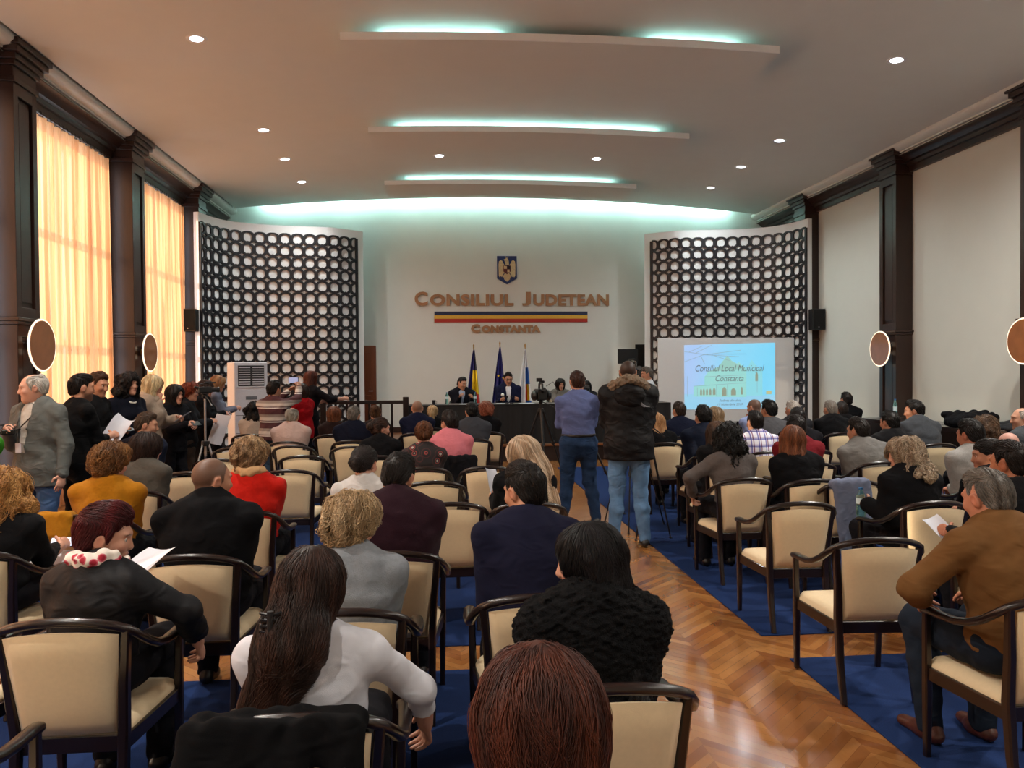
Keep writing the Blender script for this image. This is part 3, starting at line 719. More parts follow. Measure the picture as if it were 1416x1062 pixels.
def torso(S, o, hipw=True):
    w = S['wm']; fw = S['fw']; b = []
    if hipw: b.append((ell(S['hip'] + V3(0, 0, 0.0), (0.155 * w + o, 0.115 * w + o, 0.098 + o)), 0.05))
    W = 0.132 if not S['fem'] else 0.12
    b.append((cone(S['hip'] + V3(0, 0, 0.05), S['waist'], 0.142 * w + o, W * w + o, ((0, 1, 0), 0.74)), 0.06))
    b.append((cone(S['waist'], S['chest'], W * w + o, 0.158 * w + o, (fw, 0.72)), 0.06))
    b.append((cone(S['chest'], S['nb'] - S['up'] * 0.075, 0.158 * w + o, 0.14 * w + o, (fw, 0.66)), 0.06))
    for s in (-1, 1):
        b.append((cone(S['nb'] - S['up'] * 0.055, S['sh'][s], 0.068 + o, 0.047 + o, (fw, 0.95)), 0.05))
        b.append((cone(S['nb'] + S['up'] * 0.02, S['nb'] * 0.45 + S['sh'][s] * 0.55, 0.05 + o, 0.045 + o), 0.04))
        if S['fem'] and S['sp'].get('bust', 1): b.append((ell(S['chest'] + S['ax'] * s * 0.068 + fw * 0.085 - S['up'] * 0.01, 0.062 + o), 0.05))
    if S['sp'].get('belly'): b.append((ell(S['waist'] + fw * 0.07, (0.13, 0.1, 0.13)), 0.06))
    return b
def arms(S, o, t1=1.0, w=1.0, sides=(-1, 1)):
    b = []; k = 0.9 if S['fem'] else 1.0
    for s in sides:
        sh, el, wr = S['sh'][s], S['el'][s], S['wr'][s]
        b.append((cone(sh, el, 0.051 * k * w + o, 0.042 * k * w + o), 0.035))
        if t1 > 0: b.append((cone(el, el + (wr - el) * t1, 0.044 * k * w + o, (0.044 - 0.014 * t1) * k * w + o), 0.02))
    return b
def legs(S, o, upto=1.0, w=1.0):
    b = []; f = S['sp'].get('fat', 1.0); L = S['ls']
    for s in (-1, 1):
        h, k, a = S['hj'][s], S['kn'][s], S['an'][s]
        b.append((cone(h, k, 0.088 * f * w + o, 0.06 * w + o), 0.03))
        if upto > 0:
            m = k + (a - k) * 0.35 + V3(0, -0.012, 0); b.append((cone(k, m, 0.058 * w + o, 0.056 * w + o), 0.03)); b.append((cone(m, k + (a - k) * upto, 0.056 * w + o, 0.042 * w + o), 0.03))
    return b
def hand_prims(S, s, arm_from=0.6):
    w, d, n = S['wr'][s], S['hd'][s], S['hn'][s]; sc = 0.92 if S['fem'] else 1.0; side = unit(np.cross(d, n))
    k = 0.9 if S['fem'] else 1.0
    th = side if side @ (unit(-S['ax'] * s + V3(0, 0, 0.6) + S['fw'] * 0.3)) > 0 else -side
    el = S['el'][s]; p = [(cone(el + (w - el) * arm_from, w, 0.036 * k, 0.028 * k), 0.01), (cone(w, w + d * 0.072 * sc, 0.03 * sc, 0.038 * sc, (n, 0.42)), 0.016)]
    c = S['curl'][s]
    for i, L in enumerate((0.066, 0.076, 0.071, 0.056)):
        b = w + d * (0.075 - (0.006 if i in (0, 3) else 0)) * sc + th * (0.029 - 0.0195 * i) * sc
        a1 = c * (0.75 + 0.1 * i); d1 = d * math.cos(a1) + n * math.sin(a1) + th * (0.06 - 0.04 * i); a2 = a1 + c * 0.9; d2 = d * math.cos(a2) + n * math.sin(a2)
        m = b + unit(d1) * L * 0.55 * sc; e = m + unit(d2) * L * 0.5 * sc
        p.append((cone(b, m, 0.0092 * sc, 0.0085 * sc), 0.005)); p.append((cone(m, e, 0.0085 * sc, 0.0068 * sc), 0.003))
    b = w + d * 0.018 + th * 0.026 * sc; m = b + unit(d * 0.55 + th * 0.75 + n * 0.35) * 0.042 * sc; e = m + unit(d * 0.9 + th * 0.1 + n * 0.45) * 0.032 * sc
    p.append((cone(b, m, 0.013 * sc, 0.010 * sc), 0.008)); p.append((cone(m, e, 0.010 * sc, 0.0075 * sc), 0.003))
    return p
def head_prims(sp):
    f = sp['sex'] == 'f'; j = 0.92 if f else 1.0
    b = [(ell((0, -0.012, 0.032), (0.075, 0.096, 0.087)), 0.02), (ell((0, 0.026, -0.022), (0.062 * j, 0.066, 0.085)), 0.035),
         (cone((0, 0.0, -0.05), (0, 0.058, -0.088), 0.052 * j, 0.028, None), 0.035), (ell((0, 0.068, -0.094), (0.02, 0.02, 0.018)), 0.02),
         (ell((0, 0.078, 0.034), (0.05, 0.016, 0.012)), 0.02)]
    for s in (-1, 1): b.append((ell((s * 0.038, 0.062, -0.018), (0.024, 0.024, 0.022)), 0.02))
    for s in (-1, 1): b.append((ell((s * 0.031, 0.098, 0.012), (0.019, 0.018, 0.011)), 0.012, 's'))
    nz = 0.86 if f else 1.0
    b += [(cone((0, 0.083, 0.022), (0, 0.104 - 0.004 * f, -0.02), 0.009 * nz, 0.0125 * nz), 0.012), (ell((0, 0.097 - 0.003 * f, -0.026), (0.018 * nz, 0.014 * nz, 0.010)), 0.01),
          (ell((0, 0.086, -0.053), (0.023, 0.011, 0.0055)), 0.006), (ell((0, 0.084, -0.064), (0.019, 0.011, 0.0062)), 0.006), (ell((0, 0.098, -0.0583), (0.026, 0.010, 0.0022)), 0.004, 's')]
    for s in (-1, 1):
        b.append((ell((s * 0.079, -0.01, -0.002), (0.011, 0.021, 0.033), rotm(0, 0.25, s * 0.2)), 0.010)); b.append((ell((s * 0.090, -0.008, 0.003), (0.007, 0.011, 0.018)), 0.006, 's'))
    return b
def hline(y): return np.interp(y, [-0.13, -0.06, -0.04, -0.022, 0.004, 0.012, 0.026, 0.036, 0.05, 0.07, 0.1], [-0.085, -0.075, -0.045, 0.022, 0.026, -0.012, -0.008, 0.045, 0.066, 0.076, 0.084])
def skin_tint(q, sp):          # pigment: lips, brows, beard; q in head space
    base = np.array(lin(sp.get('skin', '#b98468' if sp['sex'] == 'm' else '#c49078'))); out = np.tile(base, (len(q), 1))
    def blob(c, r): return np.clip(1.6 - 1.6 * np.sqrt((((q - np.array(c)) / np.array(r)) ** 2).sum(1)), 0, 1)[:, None]
    def paint(m, col): 
        nonlocal out; out = out * (1 - m) + np.array(lin(col)) * m
    paint(0.85 * blob((0, 0.094, -0.058), (0.028, 0.022, 0.016)), '#8e4540' if sp['sex'] == 'f' else '#8a564a')
    for s in (-1, 1):
        paint(0.35 * blob((s * 0.042, 0.07, -0.025), (0.026, 0.03, 0.022)), '#b8605a'); paint(0.3 * blob((s * 0.08, -0.01, 0), (0.02, 0.03, 0.04)), '#b05a48')
        for k in range(4): paint(0.9 * blob((s * (0.018 + 0.009 * k), 0.086 - 0.0025 * k, 0.031 + 0.002 * (1.5 - abs(k - 1.8))), (0.010, 0.02, 0.0055)), sp.get('brow', '#2a1a14'))
    if sp.get('beard'):
        m = np.clip((-0.035 - q[:, 2]) / 0.012, 0, 1) * np.clip((q[:, 1] + 0.01) / 0.02, 0, 1) * np.clip((q[:, 2] + 0.125) / 0.02, 0, 1) * (1 - blob((0, 0.094, -0.058), (0.028, 0.022, 0.012))[:, 0])
        paint(sp['beard'][0] * m[:, None], sp['beard'][1])
    if sp.get('buzz'):
        m = np.clip((q[:, 2] - hline(q[:, 1])) / 0.012, 0, 1); paint(sp['buzz'][0] * m[:, None], sp['buzz'][1])
    return out
# ---------------------------------------------------------------- hair
def hair_field(sp, h):
    st = sp['hair']; t = sp.get('hairt', None); seed = sp['seed']; r = np.random.default_rng(seed)
    L = sp.get('hairl', 0.3); gz = sp.get('hairback', 0.06)
    P = []; C = []; planes = []
    cap = lambda t: (ell((0, -0.014, 0.032), (0.075 + t, 0.097 + t, 0.088 + t)), 0.02)
    face = lambda w=0.062, z=-0.03, y=0.105, zr=0.098: (ell((0, y, z), (w, 0.075, zr)), 0.015)
    if st in ('short', 'crop'):
        t = t or 0.014; P = [(ell((0, -0.014, 0.036), (0.0765 + t * 0.45, 0.096 + t * 0.7, 0.086 + t)), 0.02), (ell((0, 0.012, 0.085), (0.058, 0.074, 0.045 + t)), 0.02), (ell((0, -0.055, -0.02), (0.062 + t * 0.3, 0.043 + t * 0.7, 0.06)), 0.02)]; C = []
    elif st == 'bald':
        t = t or 0.008; P = [cap(t), (ell((0, -0.055, -0.02), (0.062, 0.05, 0.055)), 0.02)]; C = [(ell((0, 0.035, 0.14), (0.062, 0.115, 0.082)), 0.03)]
    elif st == 'fluffy':       # short, full, wavy
        t = t or 0.034; P = [cap(t), (ell((0, -0.05, -0.02), (0.085, 0.07, 0.075)), 0.03), (ell((0, 0.03, 0.09), (0.07, 0.07, 0.055)), 0.03)]; C = [face(0.06)]; planes = [((0, -0.09, -0.105), unit((0, 0.9, -1.0)))]
    elif st == 'bob':
        t = t or 0.026; P = [cap(t), (cone((0, -0.03, 0.02), (0, -0.025, -0.10 - 0.2 * (L - 0.3)), 0.098 + 0.3 * (t - .02), 0.094 + 0.6 * (t - .02)), 0.03)]; C = [face(0.060, -0.035, 0.112, 0.105)]
    elif st in ('long', 'curly'):
        t = t or 0.024; P = [cap(t), (cone((0, -0.03, 0.0), (0, -gz, -0.14), 0.095, 0.088), 0.03), (cone((0, -gz, -0.12), (sp.get('hairx', 0), -gz - 0.05, -L), 0.088 + sp.get('hairw', 0), 0.05 + sp.get('hairw', 0), ((0, 1, 0), 0.55)), 0.05)]
        if st == 'curly': P += [(ell(r.normal(size=3) * (0.055, 0.045, 0.05) + (0, -gz * 0.8, -0.03 - 0.3 * r.uniform() * L), 0.055), 0.02) for _ in range(14)]
        for s in (-1, 1):
            if sp.get('sides', 1): P.append((cone((s * 0.075, sp.get('sidey', 0.015), 0.03), (s * 0.085, sp.get('sidey', 0.015) - 0.01, -min(L, 0.22)), 0.026, 0.026), 0.03))
        C = [face(0.058 if st == 'long' else 0.066, -0.035, 0.115 - sp.get('facex', 0), 0.105)]
    elif st in ('bun', 'tail', 'updo'):
        t = t or 0.014; P = [cap(t), (ell((0, -0.045, -0.02), (0.07, 0.06, 0.07)), 0.03)]; planes = [((0, -0.09, -0.075), unit((0, 0.80, -1.0)))]
        C = [(ell((0.09, 0.005, -0.015), (0.03, 0.034, 0.04)), 0.01), (ell((-0.09, 0.005, -0.015), (0.03, 0.034, 0.04)), 0.01)]
    for s_ in (1,):
        f_ = [x for x in P]
    lo = np.min([p[0][1] for p in P], 0) - 0.05; hi = np.max([p[0][2] for p in P], 0) + 0.05
    if st in ('bun', 'updo', 'tail'): lo = lo - np.array([0.03, 0.10, 0.0]); hi = hi + np.array([0.03, 0, 0.05]); lo[2] -= (L if st == 'tail' else 0)
    f = Field(lo, hi, h)
    for p in P: f.op(*p)
    for p in C: f.op(p[0], p[1], 's')
    for c, n in planes: f.taper(c, n, 0.55, 0.022, seed)
    if st in ('short', 'crop', 'bald'): f.hairline(0.03 if st != 'crop' else 0.015, seed, 0.45 if st == 'short' else 0.35, sp.get('dz', 0.0))
    bz = sp.get('bunz', 0.07)
    if st == 'bun': f.op(ell((0, -0.125, bz), (0.05, 0.045, 0.048)), 0.012)
    if st == 'updo':
        for q in range(9):
            a = q * 2.4; f.op(cone((0.03 * math.cos(a), -0.105, 0.0 + 0.05 * math.sin(a) + 0.03), (0.035 * math.cos(a + 1.4), -0.12, 0.03 + 0.055 * math.sin(a + 1.4)), 0.026, 0.022), 0.008)
    if st == 'tail': f.op(ell((0, -0.115, bz), 0.024), 0.01); f.op(cone((0, -0.125, bz), (0, -0.15, bz - 0.08), 0.02, 0.032), 0.02); f.op(cone((0, -0.15, bz - 0.08), (0, -0.13, bz - L), 0.032, 0.014), 0.03)
    amp = {'curly': 0.010, 'fluffy': 0.008}.get(st, 0.003); f.ripple(amp, {'curly': 90, 'fluffy': 75}.get(st, 60), seed, 6, (1, 1, 0.35))
    return f
def hair_strands(sp, f, n, steps, rad_, step):
    st = sp['hair']; r = np.random.default_rng(sp['seed'] + 5); vs, q = f.net()
    if len(vs) == 0: return None
    p = vs[r.integers(0, len(vs), n)] + r.normal(size=(n, 3)) * f.h * 0.5
    pts = [p.copy()]; L = sp.get('hairl', 0.3); curl = {'curly': 0.9, 'fluffy': 0.75}.get(st, 0.18) * sp.get('curl', 1.0); ph = r.uniform(0, 6.28, n); fr = r.uniform(0.6, 1.3, n)
    lift = np.abs(r.normal(size=n)) * {'curly': 0.006, 'fluffy': 0.006}.get(st, 0.002) + 0.001
    bun = np.array([0, -0.12, sp.get('bunz', 0.07)])
    for i in range(steps):
        g = f.grad(p)
        if st in ('bun', 'updo', 'tail'):
            dv = bun - p; nr = np.linalg.norm(dv, axis=1) < 0.055; tang = np.cross(g, np.array([0, 1.0, 0])); dv = np.where(nr[:, None], tang * 0.05, dv)
            if st == 'tail': dv[p[:, 1] < -0.12] = (0, 0, -1)
        elif st in ('short', 'crop', 'bald'):
            top = np.clip((p[:, 2] - 0.05) / 0.05, 0, 1)[:, None]; dv = top * np.array([sp.get('part', 0.35), 1.0, 0.1]) + (1 - top) * np.array([0, -0.5, -1.0])
        else:
            rad2 = p[:, :2] + np.array([0.0, 0.02]); dv = np.concatenate([rad2 * 6, np.full((n, 1), -0.55)], 1)
        dv = dv / (np.linalg.norm(dv, axis=1, keepdims=True) + 1e-9)
        sw = np.stack([np.sin(ph + i * fr * 1.1), np.cos(ph * 1.7 + i * fr * 0.9), np.sin(ph * 2.3 + i * fr)], 1)
        dv = dv + curl * sw; dv = dv - g * (dv * g).sum(1, keepdims=True); dv = dv / (np.linalg.norm(dv, axis=1, keepdims=True) + 1e-9)
        p = p + dv * step; g = f.grad(p); d = f.sample(p); p = p - g * np.clip(d - lift, -0.02, 0.02)[:, None]; pts.append(p.copy())
    pts = np.stack(pts, 1); k = pts.shape[1]                       # n,k,3
    T = np.gradient(pts, axis=1); T /= np.linalg.norm(T, axis=2, keepdims=True) + 1e-9
    gg = f.grad(pts.reshape(-1, 3)).reshape(n, k, 3); B = np.cross(T, gg); B /= np.linalg.norm(B, axis=2, keepdims=True) + 1e-9; N = np.cross(B, T)
    w = rad_ * np.concatenate([[0.5], np.ones(k - 3), [0.75, 0.25]])[None, :, None]
    ring = np.stack([pts + B * w, pts + N * w * 0.8, pts - B * w], 2)  # n,k,3,3
    V = ring.reshape(-1, 3); base = (np.arange(n)[:, None, None] * k + np.arange(k - 1)[None, :, None]) * 3; j = np.arange(3)[None, None, :]; j2 = (j + 1) % 3
    Q = np.stack([base + j, base + j2, base + 3 + j2, base + 3 + j], 3).reshape(-1, 4)
    br = np.repeat(np.clip(r.normal(1, 0.22, n), 0.5, 1.7), k * 3)
    return V, Q, br
def hair_col(sp, v, br):
    c0 = np.array(lin(sp['hc_'])[:3]); c1 = np.array(lin(sp.get('hc2', sp['hc_']))[:3]); r = np.random.default_rng(sp['seed'])
    k = r.normal(size=(3, 3)) * 30; s_ = 0.5 + 0.5 * np.sin(v[:, 0] * k[0, 0] + v[:, 1] * k[0, 1] + 3 * np.sin(v[:, 1] * k[1, 1] + v[:, 0] * k[1, 0]))
    c = (c0 * (1 - s_[:, None]) + c1 * s_[:, None]) * np.asarray(br)[:, None]; return np.concatenate([c, np.ones((len(v), 1))], 1)
# ---------------------------------------------------------------- a whole figure
NPERS = 0; PEOPLE = {}
def person(key, label, px, py, Y, z0=0.0, yaw=0.0, **sp):
    """px,py: where the top of the head stands in the photograph, Y: its depth in the room"""
    global NPERS
    NPERS += 1; sp.setdefault('sex', 'm'); sp['seed'] = 100 + NPERS; sp.setdefault('hair', 'short'); sp.setdefault('hc_', '#1a120e')
    top = see(px, py, Y); S = skeleton(sp, 1.0); zt = top.z - z0
    base = 0.585 if S['sit'] else 0.0
    for _ in range(3):
        ts = np.clip((zt - base) / (S['top'][2] - base), 0.86, 1.16) * sp.get('_ts', 1.0); sp['_ts'] = ts; S = skeleton(sp, ts)
    sp['_ts'] = 1.0
    ya = rad(yaw); R = rotm(ya); off = R @ S['top']
    loc = Vector((top.x - off[0], top.y - off[1], z0)); dist = max(top.y, 0.8)
    h = float(np.clip(dist * 0.0021, 0.0055, 0.013)); hh = float(np.clip(dist * 0.0015, 0.0042, 0.0085))
    Rh, hc, hs = S['Rh'], S['hc'], S['hs']
    toP = lambda v: hc + (v * hs) @ Rh.T
    # ---- body: one mesh of head with neck, hands, and the rest
    hp = head_prims(sp); nbl = Rh.T @ (S['nb'] - hc) / hs
    f = Field((-0.12, -0.15, min(-0.2, nbl[2] - 0.04)), (0.12, 0.14, 0.145), hh)
    f.op(cone((0, -0.022, -0.04), nbl, 0.052 if S['fem'] else 0.058, 0.058 if S['fem'] else 0.066), 0.02)
    for p in hp: f.op(p[0], p[1], p[2] if len(p) > 2 else 'u')
    hv, hq = f.net(); tint = [skin_tint(hv, sp)]; parts = [(toP(hv), hq)]
    plain = np.array(lin(sp.get('skin', '#b98468' if not S['fem'] else '#c49078')))
    af = {'short': 0.0, 'mid': 0.35, 'none': -0.0}.get(sp.get('sleeve', 'long'), 0.6)
    for s in (-1, 1):
        pr = hand_prims(S, s, af if af > 0 else 0.0)
        if af == 0.0: pr[0] = (cone(S['el'][s], S['wr'][s], 0.043 * (0.9 if S['fem'] else 1), 0.028 * (0.9 if S['fem'] else 1)), 0.01); pr.append((cone(S['sh'][s] * 0.45 + S['el'][s] * 0.55, S['el'][s], 0.048, 0.043), 0.02))
        fh = field(pr, max(hh * 0.8, 0.0045) if dist < 6 else 0.0065); v, q = fh.net(); parts.append((v, q)); tint.append(np.tile(plain, (len(v), 1)))
    core = torso(S, -0.01) + legs(S, -0.008) + arms(S, -0.006, 0.7)
    for s in (-1, 1): core.append((cone(S['an'][s] + V3(0, 0.0, -0.03), S['an'][s] + V3(0, 0.11, -0.05), 0.03, 0.026), 0.02))
    v, q = field(core, 0.018).net(); parts.append((v, q)); tint.append(np.tile(plain, (len(v), 1)))
    root = link('person', np_mesh('person', parts, [M_skin], np.concatenate(tint))); root.location = loc; root.rotation_euler.z = ya
    tag(root, label, 'person', sp.get('group'))
    # eyes
    for s in (-1, 1):
        mb = MB(); nu, nv = 12, 9; r = 0.0125 * hs; c = toP(V3(s * 0.031, 0.0728, 0.0115)[None])[0]; A = Matrix(Rh.tolist()).to_3x3() @ Matrix.Rotation(-PI / 2, 3, 'X')
        vs = []; fs = []; ms = []
        for i in range(nv + 1):
            for j in range(nu):
                a = PI * i / nv; b = 2 * PI * j / nu; vs.append(Vector(c) + A @ Vector((r * math.sin(a) * math.cos(b), r * math.sin(a) * math.sin(b), r * math.cos(a))))
        for i in range(nv):
            fs = [(i * nu + j, (i + 1) * nu + j, (i + 1) * nu + (j + 1) % nu, i * nu + (j + 1) % nu) for j in range(nu)]
            mb.add([], [], None); mb.f += fs; mb.m += [mb._mi(M_iris if i < 2 else M_eye)] * nu
        mb.v = [tuple(x) for x in vs]; mb.build('eye', None, root)
    # ---- hair
    if sp['hair'] != 'none':
        hf = hair_field(sp, max(hh, 0.005)); v, q = hf.net()
        pts = [(toP(v), q)]; col = [hair_col(sp, v, np.full(len(v), 0.75))]
        n = int(np.clip(5200 / (dist / 2.2) ** 1.5, 260, 5200) * sp.get('dens', 1.0)); rr = float(np.clip(0.0005 * dist, 0.0011, 0.0032))
        long_ = sp['hair'] in ('long', 'curly', 'bob', 'tail')
        out = hair_strands(sp, hf, n if sp['hair'] not in ('crop',) else n // 2, 12 if long_ else (9 if sp['hair'] == 'fluffy' else 6), rr, (0.02 if long_ else 0.011) if sp['hair'] != 'short' else 0.007)
        if out:
            V, Q, br = out; pts.append((toP(V), Q)); col.append(hair_col(sp, V, br))
        link('hair', np_mesh('hair', pts, [M_hair], np.concatenate(col)), root)
    # ---- top garment
    def garment(name, prims, cuts, m, amp=0.003, hgt=h, subs=(), fr=38, k=0.03):
        F = field(prims, hgt, k)
        for p in subs: F.op(p[0], p[1], 's')
        if amp: F.ripple(amp * 0.8, fr * 1.5, sp['seed'] * 3 + len(name), 7, (0.6, 0.6, 1.2)); F.ripple(amp * 0.5, fr * 0.7, sp['seed'] + 9, 4, (0.5, 0.5, 1.3))
        for c, n in cuts: F.cut(c, n)
        v, q = F.net()
        if len(v) == 0: return None
        return link(name, np_mesh(name, [(v, q)], [m]), root)
    kind, tc = sp.get('top', ('shirt', '#888888'))[:2]; tk = sp.get('top')[2] if len(sp.get('top', ())) > 2 else {'sweater': 'knit', 'fur': 'fur', 'coat': 'plain'}.get(kind, 'plain')
    o = {'shirt': 0.010, 'tshirt': 0.010, 'sweater': 0.018, 'jacket': 0.022, 'suit': 0.020, 'coat': 0.036, 'fur': 0.045, 'dress': 0.010, 'puffer': 0.045}[kind]
    slv = {'short': 0.0, 'mid': 0.4}.get(sp.get('sleeve', 'long'), 0.93)
    P = torso(S, o) + arms(S, o * 0.8, slv)
    neck = [(cone(S['nb'] - S['up'] * 0.0, hc, 0.0 + 0.058 + (0.004 if S['fem'] else 0.01), 0.06), 0.008)]
    cuts = []; hipz = S['hip'][2]
    if S['sit']: cuts += [((0, 0, hipz - 0.03), (0, 0, -1)), ((0, 0.10, hipz + 0.055), (0, 0.5, -0.85))]
    else:
        hem = sp.get('hem', {'shirt': 0.072, 'tshirt': -0.06, 'sweater': -0.07, 'jacket': -0.12, 'suit': -0.15, 'coat': -0.25, 'fur': -0.3, 'dress': -0.5, 'puffer': -0.12}[kind])
        if hem < 0: P.append((cone(S['hip'] + V3(0, 0, 0.05), S['hip'] + V3(0, 0.0, hem - 0.05), 0.156 * S['wm'] + o, (0.172 if kind != 'dress' else 0.21) * S['wm'] + o, ((0, 1, 0), 0.74)), 0.05))
        cuts.append(((0, 0, hipz + hem), (0, 0, -1)))
    if kind in ('suit', 'jacket', 'coat'):
        for q in range(10):
            a0, a1 = (2 * PI * q / 10, 2 * PI * (q + 1) / 10); cc = S['nb'] + S['up'] * 0.028 + S['fw'] * 0.008; e = lambda a: cc + S['ax'] * 0.072 * math.cos(a) + S['fw'] * 0.07 * math.sin(a) - S['up'] * 0.022 * math.sin(a)
            P.append((cone(e(a0), e(a1), 0.016, 0.016), 0.012))
    if sp.get('roll'):      # roll neck or hood
        cc = S['nb'] + S['up'] * 0.045 + S['fw'] * 0.012; P.append((cone(cc - S['up'] * 0.04, cc + S['up'] * 0.02, 0.074, 0.066), 0.02))
    amp = {'suit': 0.0035, 'puffer': 0.005, 'fur': 0.005, 'sweater': 0.005, 'coat': 0.004}.get(kind, 0.0045)
    nm = {'suit': 'suit_jacket', 'puffer': 'padded_jacket', 'fur': 'fur_coat', 'tshirt': 'tee_shirt'}.get(kind, kind)
    vee = [(cone(S['nb'] + S['fw'] * 0.13 - S['up'] * 0.01, S['waist'] + S['fw'] * 0.16 + S['up'] * 0.03, 0.062, 0.022, (S['fw'], 0.9)), 0.006)] if sp.get('open') else []
    top_o = garment(nm, P, cuts, cloth(tc, tk), amp, h, neck + vee if not sp.get('roll') else [(cone(S['nb'], hc, 0.06, 0.058), 0.005)], fr=170 if kind == 'fur' else 34)
    if sp.get('open'):
        garment('shirt_front', torso(S, 0.006), [((0, 0, hipz + 0.02), (0, 0, -1))], cloth(sp['collar']), 0.002, h, neck)
    if sp.get('collar'):
        cc = S['nb'] + S['up'] * 0.040 + S['fw'] * 0.010
        garment('shirt_collar', [(cone(cc - S['up'] * 0.03, cc + S['up'] * 0.022, 0.070 if not S['fem'] else 0.063, 0.067 if not S['fem'] else 0.06), 0.01)], [(cc + S['up'] * 0.026 + S['fw'] * 0.03, unit(S['up'] + 0.55 * S['fw']))], cloth(sp['collar']), 0, min(h, 0.007), [(cone(cc - S['up'] * 0.05, cc + S['up'] * 0.1, 0.062 if not S['fem'] else 0.056, 0.061 if not S['fem'] else 0.055), 0.003)])
    if sp.get('scarf'):
        pr = []; cc = S['nb'] + S['up'] * 0.035 + S['fw'] * 0.012
        for q in range(14):
            a0, a1 = 2 * PI * q / 14, 2 * PI * (q + 1) / 14; e = lambda a: cc + S['ax'] * 0.092 * math.cos(a) + S['fw'] * 0.09 * math.sin(a) - S['up'] * (0.03 * math.sin(a) + 0.012 * math.sin(3 * a))
            pr.append((cone(e(a0), e(a1), 0.03, 0.03), 0.012))
        for q in range(sp.get('tails', 0)):
            pr.append((cone(cc + S['fw'] * 0.1 + S['ax'] * 0.04 * (2 * q - 1), S['waist'] + S['fw'] * 0.15 + S['ax'] * 0.06 * (2 * q - 1), 0.035, 0.05, (S['fw'], 0.4)), 0.02))
        garment('scarf', pr, [], cloth(*sp['scarf']), 0.006, min(h, 0.008), [(cone(S['nb'], hc, 0.061, 0.06), 0.004)], fr=60)
    if sp.get('hood'):      # fur edged hood lying on the shoulders
        pr = []; cc = S['nb'] + S['up'] * 0.06 - S['fw'] * 0.02
        for q in range(12):
            a0, a1 = PI * (0.92 + 1.16 * q / 12), PI * (0.92 + 1.16 * (q + 1) / 12); e = lambda a: cc + S['ax'] * 0.17 * math.cos(a) + S['fw'] * 0.12 * math.sin(a) + S['up'] * (0.035 * math.sin(a) * -1 - 0.055 * abs(math.cos(a)) ** 2)
            pr.append((cone(e(a0), e(a1), 0.045, 0.045), 0.02))
        garment('fur_trim', pr, [], cloth(sp['hood'], 'fur'), 0.008, 0.007, [(cone(S['nb'], hc, 0.064, 0.062), 0.004)], fr=110)
        garment('hood', [(ell(S['nb'] - S['fw'] * 0.13 - S['up'] * 0.06, (0.15, 0.075, 0.13)), 0.03)], [], cloth(tc, tk), 0.006, h)
    # ---- legs
    bc, bk = sp.get('bot', ('#15151a', 'plain'))
    if kind != 'dress' or sp.get('bot') or S['sit']:
        wide = 0.014; B = legs(S, wide, 1.02) + [(ell(S['hip'], (0.155 * S['wm'] + (0.0 if S['sit'] else 0.012), 0.115 * S['wm'] + (0.0 if S['sit'] else 0.012), 0.094)), 0.04)]
        if not S['sit']: B.append((cone(S['hip'], S['hip'] + V3(0, 0, 0.1), 0.150 * S['wm'] + 0.012, 0.146 * S['wm'] + 0.012, ((0, 1, 0), 0.74)), 0.04))
        garment('trousers', B, ([((0, 0, 0.05), (0, 0, -1))] + ([] if S['sit'] else [((0, 0, hipz + 0.095), (0, 0, 1))])), cloth(bc, bk), 0.005, h, fr=30)
        if sp.get('belt'): garment('belt', [(cone(S['hip'] + V3(0, 0, 0.07), S['hip'] + V3(0, 0, 0.1), 0.156 * S['wm'] + 0.012, 0.152 * S['wm'] + 0.012, ((0, 1, 0), 0.74)), 0.02)], [((0, 0, hipz + 0.068), (0, 0, -1)), ((0, 0, hipz + 0.1), (0, 0, 1))], cloth('#17110e', 'leather'), 0, 0.008)
    for s in (-1, 1):
        a = S['an'][s]; toe = rad(8 * s)
        d = V3(math.sin(toe), math.cos(toe), 0)
        garment('shoe', [(cone(V3(a[0], a[1] - 0.035, 0.046), V3(a[0], a[1] + 0.05, 0.044) + 0 * d, 0.04, 0.042, ((0, 0, 1), 0.95)), 0.02), (cone(V3(a[0], a[1] + 0.04, 0.038), a * V3(1, 1, 0) + d * 0.165 + V3(0, 0, 0.030), 0.043, 0.034, ((0, 0, 1), 0.75)), 0.03), (cone(a + V3(0, -0.01, 0.0), a + V3(0, 0.02, -0.03), 0.042, 0.045), 0.02)], [((0, 0, 0.009), (0, 0, -1))], cloth(sp.get('shoe', '#14100f'), 'leather'), 0, min(h, 0.009))
    if sp.get('glasses'):
        g = MB(); 
        for s in (-1, 1):
            ring = [Vector(toP(V3(s * 0.032 + 0.024 * math.cos(a), 0.094, 0.010 + 0.018 * math.sin(a))[None])[0]) for a in np.linspace(0, 2 * PI, 17)]; g.sweep(ring, 0.0018, n=5, up=Rh @ V3(0, 1, 0))
            g.sweep([Vector(toP(V3(s * 0.056, 0.094, 0.014)[None])[0]), Vector(toP(V3(s * 0.078, 0.05, 0.014)[None])[0]), Vector(toP(V3(s * 0.083, -0.015, 0.008)[None])[0])], 0.002, n=5)
        g.sweep([Vector(toP(V3(x, 0.098, 0.014)[None])[0]) for x in (-0.009, 0, 0.009)], 0.0018, n=5); g.build('spectacles', M_lens, root)
    S['root'] = root; S['R'] = R; S['loc'] = loc; S['yaw'] = yaw; S['label'] = label; PEOPLE[key] = S
    return S
def world(S, p): return Vector(S['loc']) + Vector(S['R'] @ np.asarray(p))
def grip(S, s, fwd=0.08, inn=0.03): return world(S, S['wr'][s] + S['hd'][s] * fwd + S['hn'][s] * inn)
